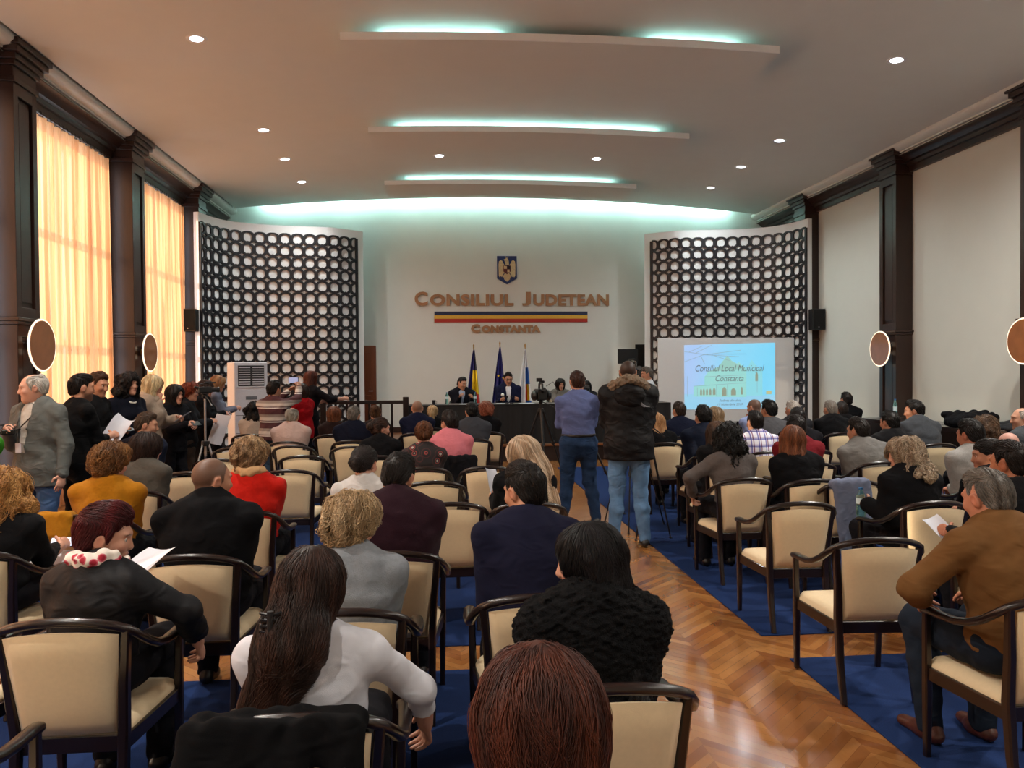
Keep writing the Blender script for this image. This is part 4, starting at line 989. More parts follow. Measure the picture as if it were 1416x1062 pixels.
# ================================================================= CHAIRS AND PROPS
def chair_proto():
    root = empty('armchair', (0, 0, 0), 'x', 'chair')
    f = lambda mb, nm, m, **k: mb.build(nm, m, root, **k)
    # upholstered back: gently curved shell, wider and arched at the top
    nu, nv = 13, 9; vs = []; fs = []
    def bp(u, v, t):
        wd = 0.178 + 0.032 * v; x = (u - 0.5) * 2 * wd; arch = 0.022 * (1 - (2 * u - 1) ** 2); z = 0.415 + (0.372 + arch) * v
        y = 0.052 - 0.062 * v - 0.03 * (1 - (2 * u - 1) ** 2) * (0.4 + 0.6 * v) + 0.0
        edge = min(u, 1 - u, v * 0.8, (1 - v) * 0.8); bulge = 0.021 * min(1, (edge / 0.12)) ** 0.5 + 0.004
        return (x, y + t * bulge, z)
    for t in (1, -1):
        for j in range(nv):
            for i in range(nu): vs.append(bp(i / (nu - 1), j / (nv - 1), t))
    o2 = nu * nv
    for t in (0, 1):
        for j in range(nv - 1):
            for i in range(nu - 1): a = t * o2 + j * nu + i; fs.append((a, a + 1, a + nu + 1, a + nu))
    ring = [i for i in range(nu)] + [j * nu + nu - 1 for j in range(1, nv)] + [(nv - 1) * nu + i for i in range(nu - 2, -1, -1)] + [j * nu for j in range(nv - 2, 0, -1)]
    for a, b in zip(ring, ring[1:] + ring[:1]): fs.append((a, b, b + o2, a + o2))
    f(MB().add(vs, fs), 'backrest', M_cream, angle=70)
    # seat cushion
    nu, nv = 15, 15; vs = []; fs = []
    for t in (1, -1):
        for j in range(nv):
            for i in range(nu):
                u, v = i / (nu - 1) * 2 - 1, j / (nv - 1); wd = 0.205 + 0.045 * v; sx = abs(u) ** 1.0
                e = min(1 - abs(u), min(v, 1 - v) * 2); cr = 0.03 * (1 - max(0, 1 - e / 0.18) ** 2)
                x = u * wd; y = 0.075 + 0.425 * v + (0.02 * (1 - u * u) if v > 0.5 else 0) * (v - 0.5) * 2
                vs.append((x, y, 0.414 + (cr if t > 0 else -0.012)))
    o2 = nu * nv
    for t in (0, 1):
        for j in range(nv - 1):
            for i in range(nu - 1): a = t * o2 + j * nu + i; fs.append((a, a + 1, a + nu + 1, a + nu))
    ring = [i for i in range(nu)] + [j * nu + nu - 1 for j in range(1, nv)] + [(nv - 1) * nu + i for i in range(nu - 2, -1, -1)] + [j * nu for j in range(nv - 2, 0, -1)]
    for a, b in zip(ring, ring[1:] + ring[:1]): fs.append((a, b, b + o2, a + o2))
    f(MB().add(vs, fs), 'seat', M_cream, angle=70)
    ap = MB(); ap.box((-0.2, 0.05, 0.34), (0.2, 0.085, 0.402)); ap.box((-0.24, 0.455, 0.35), (0.24, 0.49, 0.402))
    for s in (-1, 1): ap.add([(s * 0.19, 0.06, 0.345), (s * 0.215, 0.06, 0.345), (s * 0.265, 0.48, 0.345), (s * 0.24, 0.48, 0.345), (s * 0.19, 0.06, 0.402), (s * 0.215, 0.06, 0.402), (s * 0.265, 0.48, 0.402), (s * 0.24, 0.48, 0.402)], [(0, 1, 2, 3), (4, 5, 6, 7), (0, 1, 5, 4), (1, 2, 6, 5), (2, 3, 7, 6), (3, 0, 4, 7)])
    f(ap, 'seat_frame', M_frame, smooth=False, bevel=0.004)
    P = [(0.268, 0.475, 0.652), (0.278, 0.42, 0.664), (0.283, 0.34, 0.668), (0.284, 0.25, 0.675), (0.282, 0.17, 0.695), (0.276, 0.10, 0.728), (0.262, 0.05, 0.765), (0.238, 0.015, 0.797), (0.20, -0.008, 0.818), (0.14, -0.024, 0.834), (0.07, -0.034, 0.843), (0.0, -0.037, 0.846)]
    path = [(-x, y, z) for x, y, z in P] + [p for p in P[-2::-1]]
    ra = [0.024] * 3 + [0.021] * 5 + [0.018] * 4; ra = ra + ra[-2::-1]
    f(MB().sweep(path, ra, [0.0165] * len(ra), n=10, power=2.6), 'arm_rail', M_frame, angle=70)
    for s in (-1, 1):
        f(MB().sweep([(s * 0.2, -0.015, 0.0), (s * 0.2, 0.03, 0.2), (s * 0.2, 0.052, 0.42), (s * 0.212, 0.03, 0.60), (s * 0.232, 0.008, 0.80)], [0.016, 0.019, 0.021, 0.019, 0.016], [0.018, 0.021, 0.024, 0.021, 0.017], n=8, up=(0, 1, 0), power=4), 'leg', M_frame)
        f(MB().sweep([(s * 0.252, 0.478, 0.0), (s * 0.255, 0.474, 0.30), (s * 0.262, 0.47, 0.645)], [0.015, 0.019, 0.016], [0.015, 0.019, 0.016], n=8, up=(0, 1, 0), power=4), 'leg', M_frame)
    for o in root.children: o.data.transform(Matrix.Diagonal((0.93, 1, 1, 1)))
    return root
CHAIR0 = chair_proto(); CH_USED = [False]; CHAIRS = []
def chair(x, y, rz, label, group=None, z=0.009):
    o = CHAIR0 if not CH_USED[0] else copy_tree(CHAIR0); CH_USED[0] = True
    o.location = (x, y, z); o.rotation_euler.z = rad(rz); tag(o, label, 'chair', group or 'cream upholstered armchairs of the audience'); CHAIRS.append(o); return o
def sit_chair(key, short, rz=None, z=0.009, back=0.245):
    S = PEOPLE[key]; rz = S['yaw'] if rz is None else rz; a = rad(rz); p = Vector(S['loc']); p = p + Vector((math.sin(a), -math.cos(a), 0)) * back
    return chair(p.x, p.y, rz, 'cream dark-framed armchair seating the ' + short, z=z + S['loc'].z)
def drape(x, y, rz, color, kind, label, drop=0.3, w=0.2, seed=1, z=0.0, front=0.2, name='jacket', cx=0.0):
    """a garment hung over the top rail of a chair standing at x, y"""
    pr = [(cone((cx - w, -0.045, 0.862 - 0.03 * abs(cx - w) / 0.2), (cx + w, -0.045, 0.862 - 0.03 * abs(cx + w) / 0.2), 0.03, 0.03), 0.03)]
    r = np.random.default_rng(seed)
    for k in range(7):
        u = cx - w + 2 * w * k / 6; L = drop * r.uniform(0.88, 1.06)
        pr.append((cone((u, -0.075, 0.84), (u + r.uniform(-0.03, 0.03), -0.105 - 0.02 * r.uniform(), 0.84 - L), 0.034, 0.026, ((0, 1, 0), 0.6)), 0.035))
        pr.append((cone((u, -0.012, 0.84), (u + r.uniform(-0.02, 0.02), 0.045, 0.84 - front), 0.032, 0.024, ((0, 1, 0), 0.6)), 0.035))
    F = field(pr, 0.008); F.ripple(0.0035, 60, seed, 6, (1.4, 1, 0.3)); v, q = F.net()
    o = link(name, np_mesh(name, [(v, q)], [cloth(color, kind)])); o.location = (x, y, z); o.rotation_euler.z = rad(rz); return tag(o, label, 'jacket')
def sheet(p, w, h, R, label, name='paper_sheet', cat='paper', m=None, curl=0.02):
    vs = []; fs = []; n = 7
    for t in (0, -0.0012):
        for j in range(n):
            for i in range(n): u, v = i / (n - 1) - 0.5, j / (n - 1) - 0.5; vs.append(Vector((u * w, v * h, t + curl * (u * u * 4 + 0.6 * math.sin(v * 4)))))
    for t in (0, 1):
        for j in range(n - 1):
            for i in range(n - 1): a = t * n * n + j * n + i; fs.append((a, a + 1, a + n + 1, a + n))
    o = MB().add(vs, fs).build(name, m or M_paper, None, angle=180); o.matrix_world = Matrix.Translation(p) @ R.to_4x4(); return tag(o, label, cat)
def phone(p, R, label, lit=True, sc=1.0, lcd=None):
    root = empty('phone', (0, 0, 0), label, 'phone'); root.matrix_world = Matrix.Translation(p) @ R.to_4x4()
    MB().box((-0.075 * sc, -0.004, -0.037 * sc), (0.075 * sc, 0.004, 0.037 * sc)).build('body', M_black, root, smooth=False, bevel=0.003)
    MB().box((-0.068 * sc, -0.0052, -0.033 * sc), (0.068 * sc, -0.0042, 0.033 * sc)).build('screen', (lcd or M_lcd) if lit else M_black, root, smooth=False)
    return root
def bottle(x, y, z, label, h=0.22, group=None):
    root = empty('water_bottle', (x, y, z), label, 'bottle', group)
    r = 0.031; MB().lathe([(0, 0), (r * 0.9, 0), (r, 0.01), (r, h * 0.3), (r * 0.92, h * 0.36), (r, h * 0.42), (r, h * 0.66), (r * 0.8, h * 0.78), (0.013, h * 0.9), (0.013, h * 0.94), (0, h * 0.94)], n=18).build('bottle_body', M_bottle, root)
    MB().lathe([(0, h * 0.94), (0.015, h * 0.94), (0.015, h), (0, h)], n=14).build('cap', mat('blue_cap', '#2a6fae', 0.4), root)
    MB().lathe([(r + 0.0008, h * 0.44), (r + 0.0008, h * 0.64)], n=18).build('band', mat('bottle_band', '#cfe6ee', 0.5), root); return root
def tripod(name, x, y, top, label, spread=0.5, color=None, rz=0, centre=0.35, z0=0.0, th=0.012):
    m = color or M_black; root = empty(name, (x, y, z0), label, 'tripod', rz=rad(rz))
    apex = top - centre
    for k in range(3):
        a = 2 * PI * k / 3 + PI / 2; e = Vector((spread * math.cos(a), spread * math.sin(a), 0.012)); s = Vector((0.035 * math.cos(a), 0.035 * math.sin(a), apex)); mid = s.lerp(e, 0.52)
        l = MB(); l.sweep([s, mid], th, n=8); l.sweep([s.lerp(e, 0.46), e], th * 0.68, n=8); lg = l.build('leg', m, root)
        MB().sweep([s.lerp(e, 0.5), s.lerp(e, 0.54)], th * 1.5, n=8).build('leg_clamp', M_black, lg); MB().sphere(e, (th * 1.3,) * 2 + (0.012,), m=None, nu=10, nv=6).build('foot', M_black, lg)
    b = MB(); b.sweep([(0, 0, apex - 0.15), (0, 0, top)], th * 1.05, n=10); b.build('centre_column', m, root)
    MB().lathe([(0.0, apex - 0.03), (0.045, apex - 0.03), (0.05, apex), (0.045, apex + 0.03), (0.0, apex + 0.03)], n=16).build('collar', M_black, root)
    h = MB(); h.sphere((0, 0, top + 0.01), 0.035); h.box((-0.04, -0.05, top + 0.035), (0.04, 0.05, top + 0.05)); h.build('pan_head', M_black, root)
    MB().sweep([(0, -0.03, top + 0.02), (0.05, -0.2, top - 0.07), (0.06, -0.26, top - 0.1)], [0.007, 0.007, 0.012], n=8).build('pan_handle', M_black, root)
    return root
def video_camera(x, y, z, rz, label, sc=1.0, lcd=True, big=False):
    root = empty('video_camera', (x, y, z), label, 'camera', rz=rad(rz)); q = lambda *a: tuple(v * sc for v in a)
    MB().box(q(-0.05, -0.12, 0.0), q(0.05, 0.13, 0.12)).build('body', M_black, root, smooth=False, bevel=0.012)
    MB().lathe([(0, 0.12 * sc), (0.045 * sc, 0.12 * sc), (0.045 * sc, 0.22 * sc), (0.056 * sc, 0.225 * sc), (0.056 * sc, 0.27 * sc), (0, 0.27 * sc)], (0, 0, 0.06 * sc), axis='Y', n=20).build('lens', M_black, root)
    MB().sweep([q(0, 0.1, 0.12), q(0, 0.09, 0.175), q(0, 0.0, 0.185), q(0, -0.09, 0.175), q(0, -0.1, 0.12)], 0.012 * sc, n=8, up=(1, 0, 0)).build('handle', M_black, root)
    MB().sweep([q(0.03, 0.2, 0.2), q(0.03, 0.0, 0.2)], 0.014 * sc, n=10).build('microphone', mat('mic_foam', '#1c1c1e', 0.95, bump=0.5), root)
    MB().sweep([q(0, -0.12, 0.1), q(0, -0.2, 0.12)], 0.022 * sc, n=10).build('viewfinder', M_black, root)
    if lcd:
        s = MB().box(q(-0.15, -0.06, 0.03), q(-0.055, -0.048, 0.1)).build('screen_flap', M_black, root, smooth=False, bevel=0.003); MB().box(q(-0.145, -0.0625, 0.035), q(-0.06, -0.0605, 0.095)).build('screen', M_lcd, s, smooth=False)
    if big:
        MB().box(q(-0.03, 0.06, 0.2), q(0.03, 0.12, 0.24)).build('top_light', M_black, root, smooth=False, bevel=0.004)
        MB().sphere(q(-0.075, -0.02, 0.045), q(0.04, 0.09, 0.055)).build('side_pack', M_black, root); MB().sphere(q(0.075, -0.02, 0.05), q(0.042, 0.09, 0.06)).build('side_pack', M_black, root)
        MB().sweep([q(0.05, -0.05, 0.15), q(0.12, -0.1, 0.2), q(0.17, -0.1, 0.1), q(0.14, -0.1, -0.02)], 0.005, n=6).build('cable', M_black, root)
    return root
# ---- back wall lettering and emblem
def wall_text(txt, x0, x1, z0, z1, label, off=0.012, depth=0.02):
    me = text_mesh(txt, 1.0, 0.1, off / max(z1 - z0, .01), 0, 'LEFT', spacing=1.08)
    co = np.empty(len(me.vertices) * 3, np.float32); me.vertices.foreach_get('co', co); co = co.reshape(-1, 3); lo, hi = co.min(0), co.max(0)
    n = (co - lo) / (hi - lo); out = np.stack([x0 + n[:, 0] * (x1 - x0), -0.004 - n[:, 2] * depth * 2 , z0 + n[:, 1] * (z1 - z0)], 1)
    c = np.array([(x0 + x1) / 2, 0, z0]); me.vertices.foreach_set('co', (out - c).astype(np.float32).ravel()); me.materials.clear(); me.materials.append(M_bronze); me.update()
    import bmesh
    bm = bmesh.new(); bm.from_mesh(me); bmesh.ops.recalc_face_normals(bm, faces=bm.faces); bm.to_mesh(me); bm.free()
    o = link('wall_lettering', me); o.location = (c[0], YB, z0); return tag(o, label, 'sign')
# capitals with larger initials
def caps_line(words, y0, z0, hbig, hsm, label):
    root = empty('wall_lettering', (0, YB, z0), label, 'sign')
    for (txt, x0, x1, big) in words:
        o = wall_text(txt, x0, x1, 0, hbig if big else hsm, 'x'); del o['label']; del o['category']; o.name = 'letters'; o.parent = root; o.location = ((x0 + x1) / 2, 0, 0)
    return root
caps_line([('C', -0.62, -0.33, 1), ('ONSILIUL', -0.28, 1.16, 0), ('J', 1.33, 1.53, 1), ('UDETEAN', 1.58, 4.02, 0)] if False else [('C', -0.62, -0.31, 1), ('ONSILIUL', -0.26, 1.72, 0), ('J', 1.92, 2.13, 1), ('UDETEAN', 2.19, 4.02, 0)], YB, 3.29, 0.33, 0.275, 'raised bronze capitals on the back wall reading CONSILIUL JUDETEAN')
caps_line([('C', 0.70, 0.92, 1), ('ONSTANTA', 0.955, 2.36, 0)], YB, 2.655, 0.2, 0.172, 'smaller raised bronze capitals on the back wall reading CONSTANTA')
bar = empty('tricolour_bar', (1.67, YB, 2.9), 'long blue, yellow and red striped bar between the two lines of lettering', 'sign')
for k, c in enumerate(('#b02a20', '#e0b040', '#1e2a50')): MB().box((-1.83, -0.022, 0.085 * k), (1.83, -0.001, 0.085 * (k + 1))).build('stripe', mat('bar_' + c[1:], c, 0.5), bar, smooth=False)
em = empty('coat_of_arms', (1.565, YB, 3.8), 'blue shield plaque with a golden eagle above the bronze lettering', 'emblem')
MB().prism([(-0.235, 0.14), (0, 0), (0.235, 0.14), (0.235, 0.67), (-0.235, 0.67)], -0.03, -0.001).build('shield', mat('emblem_blue', '#1c3470', 0.45), em, smooth=False, bevel=0.004)
gold = mat('emblem_gold', '#d9c49a', 0.45, 0.2, noise=0.3, scale=30)
eg = MB()
for s in (-1, 1):
    eg.prism([(s * x, z) for x, z in [(0.05, 0.44), (0.09, 0.5), (0.11, 0.55), (0.15, 0.57), (0.19, 0.54), (0.2, 0.46), (0.195, 0.2), (0.17, 0.16), (0.15, 0.2), (0.12, 0.17), (0.1, 0.22), (0.06, 0.28)]], -0.05, -0.03)
    eg.prism([(s * x, z) for x, z in [(0.02, 0.3), (0.08, 0.22), (0.1, 0.17), (0.07, 0.16), (0.04, 0.22)]], -0.055, -0.03)
eg.prism([(-0.03, 0.46), (-0.045, 0.53), (-0.06, 0.565), (-0.075, 0.585), (-0.04, 0.60), (-0.01, 0.62), (0.03, 0.6), (0.04, 0.55), (0.05, 0.45)], -0.055, -0.03); eg.prism([(-0.04, 0.63), (0.03, 0.63), (0.04, 0.655), (0.0, 0.645), (-0.045, 0.66)], -0.05, -0.03)
eg.prism([(-0.06, 0.24), (-0.07, 0.12), (0, 0.06), (0.07, 0.12), (0.06, 0.24), (0, 0.28)], -0.05, -0.03); eg.build('eagle', gold, em, smooth=False)
MB().prism([(-0.085, 0.44), (0.085, 0.44), (0.085, 0.3), (0, 0.235), (-0.085, 0.3)], -0.066, -0.05).build('breast_shield', mat('emblem_maroon', '#5c2a30', 0.5), em, smooth=False)
q = MB(); q.box((-0.075, -0.072, 0.36), (-0.005, -0.066, 0.43)); q.box((0.005, -0.072, 0.28), (0.06, -0.066, 0.345)); q.build('quarter', gold, em, smooth=False)
q = MB(); q.box((0.005, -0.072, 0.36), (0.075, -0.066, 0.43)); q.build('quarter', mat('emblem_dark', '#1c1626', 0.5), em, smooth=False)
# ---- flags
def flag(x, y, top, cloths, label, seed):
    root = empty('flag', (x, y, 0.31), label, 'flag', 'flags on poles behind the council table'); tp = top - 0.31
    MB().lathe([(0, 0), (0.15, 0), (0.14, 0.03), (0.03, 0.05), (0.0, 0.05)], n=24).build('pole_base', M_brass, root)
    MB().sweep([(0, 0, 0.05), (0, 0, tp - 0.1)], 0.011, n=10).build('pole', M_brass, root)
    MB().lathe([(0, tp - 0.1), (0.018, tp - 0.1), (0.012, tp - 0.075), (0.02, tp - 0.05), (0, tp)], n=12).build('finial', M_brass, root)
    r = np.random.default_rng(seed); nu, nv = 60, 36; vs = []; fs = []; ms = []; mats = []
    for j in range(nv):
        v = j / (nv - 1); z = tp - 0.14 - v * 1.45
        for i in range(nu):
            u = i / (nu - 1); wl = -0.012 - 0.2 * v ** 0.8; wr = 0.015 + 0.14 * v ** 0.9
            xx = wl + (wr - wl) * u; yy = -0.02 - 0.03 * v + (0.012 + 0.05 * v) * math.sin(u * 15 + 2 * v + seed) + 0.012 * math.sin(u * 31 + seed)
            vs.append((xx, yy, z))
    mb = MB(); mb.v = vs
    for j in range(nv - 1):
        for i in range(nu - 1): a = j * nu + i; mb.f.append((a, a + 1, a + nu + 1, a + nu)); mb.m.append(mb._mi(cloths((i + .5) / nu, (j + .5) / nv)))
    o = mb.build('cloth', None, root, angle=180); s = o.modifiers.new('thick', 'SOLIDIFY'); s.thickness = 0.003
    return root
fm = lambda n, c: mat('flag_' + n, c, 0.6, noise=0.06)
fb, fy, fr_, feu, fw_, fsk, fdk = fm('blue', '#2c2a78'), fm('yellow', '#e0c21e'), fm('red', '#b81e20'), fm('eu', '#20226e'), fm('white', '#e6e6ea'), fm('sky', '#2a66b8'), fm('shaded', '#2a2a40')
flag(0.72, 17.3, 2.36, lambda u, v: fb if u < 0.42 - 0.05 * v else ((fdk if u > 0.7 else fb) if v < 0.3 else (fy if v < 0.62 + 0.1 * (u - .5) else fr_)), 'blue, yellow and red flag on a pole between the two seated councillors', 3)  # dark upper corner is shade painted into the cloth
e = flag(1.31, 17.3, 2.42, lambda u, v: feu, 'plain deep blue flag with gold stars on a pole', 5)
for (sx, sz) in ((-0.05, 1.32), (0.06, 1.27), (-0.1, 1.0), (0.05, 0.95)):
    pts = [((0.036 if k % 2 == 0 else 0.015) * math.sin(k * PI / 5), (0.036 if k % 2 == 0 else 0.015) * math.cos(k * PI / 5)) for k in range(10)]
    MB().prism([(sx + a, sz + b) for a, b in pts], -0.135, -0.128).build('star', fy, e, smooth=False)
f3 = flag(1.88, 17.3, 2.37, lambda u, v: fsk if (u > 0.55 and v > 0.28 and not 0.52 < v < 0.78) else (fr_ if (0.55 < u < 0.72 and 0.5 < v < 0.8) else (fy if (0.72 <= u < 0.85 and 0.52 < v < 0.78) else fw_)), 'white and blue flag with a red and gold crest', 8)
# ---- council table, things on it
tb = empty('council_table', (1.95, 15.4, 0.31), 'long table on the stage under a black cloth reaching the boards', 'table')
MB().box((-2.55, -0.36, 0.73), (2.55, 0.36, 0.762)).build('tabletop', M_wood, tb, smooth=False)
for sx in (-2.45, 2.45):
    for sy in (-0.3, 0.3): MB().box((sx - 0.03, sy - 0.03, 0), (sx + 0.03, sy + 0.03, 0.73)).build('leg', M_wood, tb, smooth=False)
n = 260; path = [(-2.6 + 5.2 * k / n, -0.38) for k in range(n + 1)]; path = [(-2.6, 0.3)] + path + [(2.6, 0.3)]; vs = []; fs = []
for k, (x, y) in enumerate(path):
    d = 0.018 * math.sin(x * 26 + 1.5 * math.sin(x * 5)) + 0.008 * math.sin(x * 61)
    vs += [(x, y, 0.775), (x, y - 0.01 + d * 0.3, 0.5), (x, y - 0.02 + d, 0.004)]
for k in range(len(path) - 1):
    for i in range(2): a = 3 * k + i; fs.append((a, a + 3, a + 4, a + 1))
cl = MB().add(vs, fs); cl.box((-2.6, -0.385, 0.764), (2.6, 0.37, 0.776)); o = cl.build('tablecloth', M_cloth_black); o.location = tb.location; tag(o, 'black pleated cloth hanging from the council table on the stage', 'tablecloth')
TZ = 0.31 + 0.777
for k, (px, lab) in enumerate(((612, 'clear water bottle at the window end of the council table'), (657, 'clear water bottle beside the councillor in the dark jacket'), (905, 'clear water bottle near the door end of the council table'))):
    p = see(px if k else 618, 560, 15.3); bottle(p.x, 15.28, TZ, lab, 0.24)
for k, (px, lab) in enumerate(((646, 'sheets of paper before the councillor in the tie'), (697, 'sheets of paper before the councillor in glasses'), (728, 'stack of paper between the councillor in glasses and the flag'), (779, 'sheets of paper before the woman councillor'))):
    p = see(px, 558, 15.25); sheet(Vector((p.x, 15.25, TZ + 0.004)), 0.3, 0.22, Matrix.Rotation(0.1 * k, 3, 'Z'), lab, curl=0.003)
for k, (px, lab) in enumerate(((701, 'small table microphone before the councillor in glasses, window side'), (707, 'small table microphone before the councillor in glasses, plain-wall side'), (600, 'black cup near the window end of the council table'))):
    p = see(px, 557, 15.2); r = empty('table_microphone' if k < 2 else 'cup', (p.x, 15.16, TZ), lab, 'microphone' if k < 2 else 'cup')
    if k < 2:
        MB().lathe([(0, 0), (0.04, 0), (0.035, 0.02), (0, 0.025)], n=16).build('base', M_black, r); MB().sweep([(0, 0, 0.02), (0, 0.02, 0.08), (0, 0.0, 0.13)], 0.006, n=8).build('stem', M_black, r); MB().sphere((0, 0, 0.14), 0.022).build('foam_head', mat('mic_foam', '#1c1c1e', 0.95), r)
    else:
        MB().lathe([(0, 0), (0.03, 0), (0.036, 0.09), (0.032, 0.09), (0.028, 0.006), (0, 0.006)], n=18).build('cup_body', M_black, r); MB().sweep([(0.034, 0, 0.07), (0.055, 0, 0.065), (0.055, 0, 0.03), (0.032, 0, 0.025)], 0.004, n=6, up=(0, 1, 0)).build('cup_handle', M_black, r)
lt = empty('laptop', (2.72, 15.3, TZ), 'black laptop lid standing open on the council table beside the flags', 'laptop')
MB().box((-0.17, -0.02, 0), (0.17, 0.22, 0.018)).build('base', M_black, lt, smooth=False, bevel=0.004); MB().box((-0.17, -0.03, 0.018), (0.17, -0.02, 0.23)).build('lid', M_black, lt, smooth=False, bevel=0.003)
# ---- balustrade
bl = empty('balustrade', (-1.5, 14.78, 0.31), 'dark wooden railing with square balusters on the stage edge', 'railing')
MB().box((-0.75, -0.045, 0.82), (0.8, 0.045, 0.885)).build('handrail', M_frame, bl, smooth=False, bevel=0.008)
MB().box((0.76, -0.065, 0), (0.87, 0.065, 0.95)).build('newel_post', M_frame, bl, smooth=False, bevel=0.008); MB().box((-0.78, -0.065, 0), (-0.67, 0.065, 0.95)).build('newel_post', M_frame, bl, smooth=False, bevel=0.008)
MB().box((-0.7, -0.03, 0.1), (0.78, 0.03, 0.15)).build('bottom_rail', M_frame, bl, smooth=False)
for k in range(6): x = -0.5 + 0.21 * k; MB().box((x - 0.022, -0.022, 0.15), (x + 0.022, 0.022, 0.82)).build('baluster', M_frame, bl, smooth=False)
# ---- projection screen and slide
ps = empty('projection_screen', (6.045, 15.95, 0.331), 'large white projection board standing on the stage before the lattice', 'screen')
MB().box((-1.515, -0.02, 0.3), (1.515, 0.02, 2.11)).build('board', M_white, ps, smooth=False, bevel=0.006)
for s in (-1.3, 1.3):
    MB().box((s - 0.03, 0.0, -0.018), (s + 0.03, 0.05, 2.0)).build('leg', M_metal, ps, smooth=False); MB().box((s - 0.03, -0.22, -0.02), (s + 0.03, 0.25, 0.02)).build('foot', M_metal, ps, smooth=False)
ps.scale = (0.985,) * 3
def slide():
    m = bpy.data.materials.new('projected_sky'); m.use_nodes = True; t = NT(m); tc = t.new('ShaderNodeTexCoord'); s = t.new('ShaderNodeSeparateXYZ'); t.link(tc.outputs['Generated'], s.inputs[0])
    g = t.math('ADD', t.math('MULTIPLY', s.outputs[0], 0.75), t.math('MULTIPLY', s.outputs[2], -0.1)); r = t.new('ShaderNodeValToRGB'); el = r.color_ramp.elements
    el[0].color = lin('#93bdf0'); el[1].color = lin('#35cdf6'); e = el.new(0.3); e.color = lin('#6fcff4'); t.link(g, r.inputs[0]); t.b.inputs['Base Color'].default_value = (0.3, 0.3, 0.3, 1)
    t.link(r.outputs[0], t.b.inputs['Emission Color']); t.b.inputs['Emission Strength'].default_value = 0.62
    def em_(n, c, k=0.62): return emat('projected_' + n, c, k)
    X0, X1, Z0 = -0.94, 1.08, 0.57; hL, hR = 1.385, 1.43
    root = empty('projected_slide', (6.045, 15.925, 0.331), 'bright cyan slide with a pale church and two lines of italic title on the board', 'slide')
    root.scale = (0.985,) * 3
    fz = lambda u: hL + (hR - hL) * u
    w = X1 - X0; pt = lambda u, v: (X0 + u * w, Z0 + v * fz(u))
    def poly(name, pts, m, d, parent=root): return MB().prism([pt(*p) for p in pts], -d - 0.0006, -d).build(name, m, parent, smooth=False)
    poly('sky', [(0, 0), (1, 0), (1, 1), (0, 1)], m, 0.0)
    wall = em_('wall', '#86dcd6', 0.55); wall2 = em_('tower', '#78dcec', 0.55); roof = em_('roof', '#86cfc4', 0.52); win = em_('window', '#8c9a80', 0.45); line = em_('line', '#7c9fb0', 0.5); ink = em_('ink', '#2c3a50', 0.35); gr = em_('ground', '#82cdf0', 0.58)
    poly('ground', [(0, 0), (1, 0), (1, 0.2), (0, 0.24)], gr, 0.001)
    poly('tower', [(0.66, 0.2), (0.86, 0.2), (0.86, 0.6), (0.8, 0.64), (0.74, 0.75), (0.7, 0.64), (0.66, 0.62)], wall2, 0.002)
    poly('building', [(0.1, 0.2), (0.68, 0.18), (0.68, 0.62), (0.62, 0.68), (0.6, 0.72), (0.55, 0.66), (0.52, 0.74), (0.47, 0.82), (0.42, 0.74), (0.38, 0.66), (0.26, 0.58), (0.22, 0.5), (0.22, 0.38), (0.1, 0.36)], wall, 0.003)
    poly('roof', [(0.26, 0.58), (0.38, 0.66), (0.47, 0.82), (0.52, 0.74), (0.62, 0.66), (0.66, 0.62), (0.5, 0.6)], roof, 0.004)
    for k, (u, v, ww, hh_) in enumerate([(0.17, 0.22, 0.022, 0.1), (0.2, 0.22, 0.022, 0.1), (0.235, 0.22, 0.022, 0.1), (0.27, 0.22, 0.024, 0.1), (0.31, 0.22, 0.03, 0.11), (0.41, 0.2, 0.05, 0.14), (0.51, 0.21, 0.055, 0.11), (0.62, 0.22, 0.02, 0.12), (0.78, 0.42, 0.03, 0.14)]):
        poly('window', [(u, v), (u + ww, v), (u + ww, v + hh_ * 0.7), (u + ww * 0.75, v + hh_ * 0.93), (u + ww / 2, v + hh_), (u + ww * 0.25, v + hh_ * 0.93), (u, v + hh_ * 0.7)], win, 0.005)
    ln = MB()
    def stroke(a, b, th=0.004, d=0.0055):
        a = Vector(pt(*a)).to_3d(); b = Vector(pt(*b)).to_3d(); dd = (b - a).normalized(); n_ = Vector((-dd.y, dd.x, 0)) * th
        ln.prism([(p.x, p.y) for p in (a - n_, b - n_, b + n_, a + n_)], -d - 0.0004, -d)
    for a, b in [((0.1, 0.36), (0.68, 0.40)), ((0.22, 0.5), (0.66, 0.52)), ((0.35, 0.2), (0.35, 0.38)), ((0.47, 0.2), (0.47, 0.38)), ((0.03, 0.2), (0.03, 0.52)), ((0.14, 0.2), (0.14, 0.34)), ((0.8, 0.25), (0.8, 0.45))]: stroke(a, b)
    rr = np.random.default_rng(4)
    for a, b in [((0.0, 0.9), (0.25, 0.84)), ((0.25, 0.84), (0.6, 0.8)), ((0.0, 0.74), (0.2, 0.84)), ((0.2, 0.84), (0.62, 0.9)), ((0.12, 0.87), (0.3, 0.99)), ((0.18, 0.83), (0.22, 0.7)), ((0.3, 0.84), (0.5, 0.74)), ((0.25, 0.85), (0.68, 0.84)), ((0.05, 0.89), (0.2, 0.98))]: stroke(a, b, 0.005)
    ln.build('outline', line, root, smooth=False)
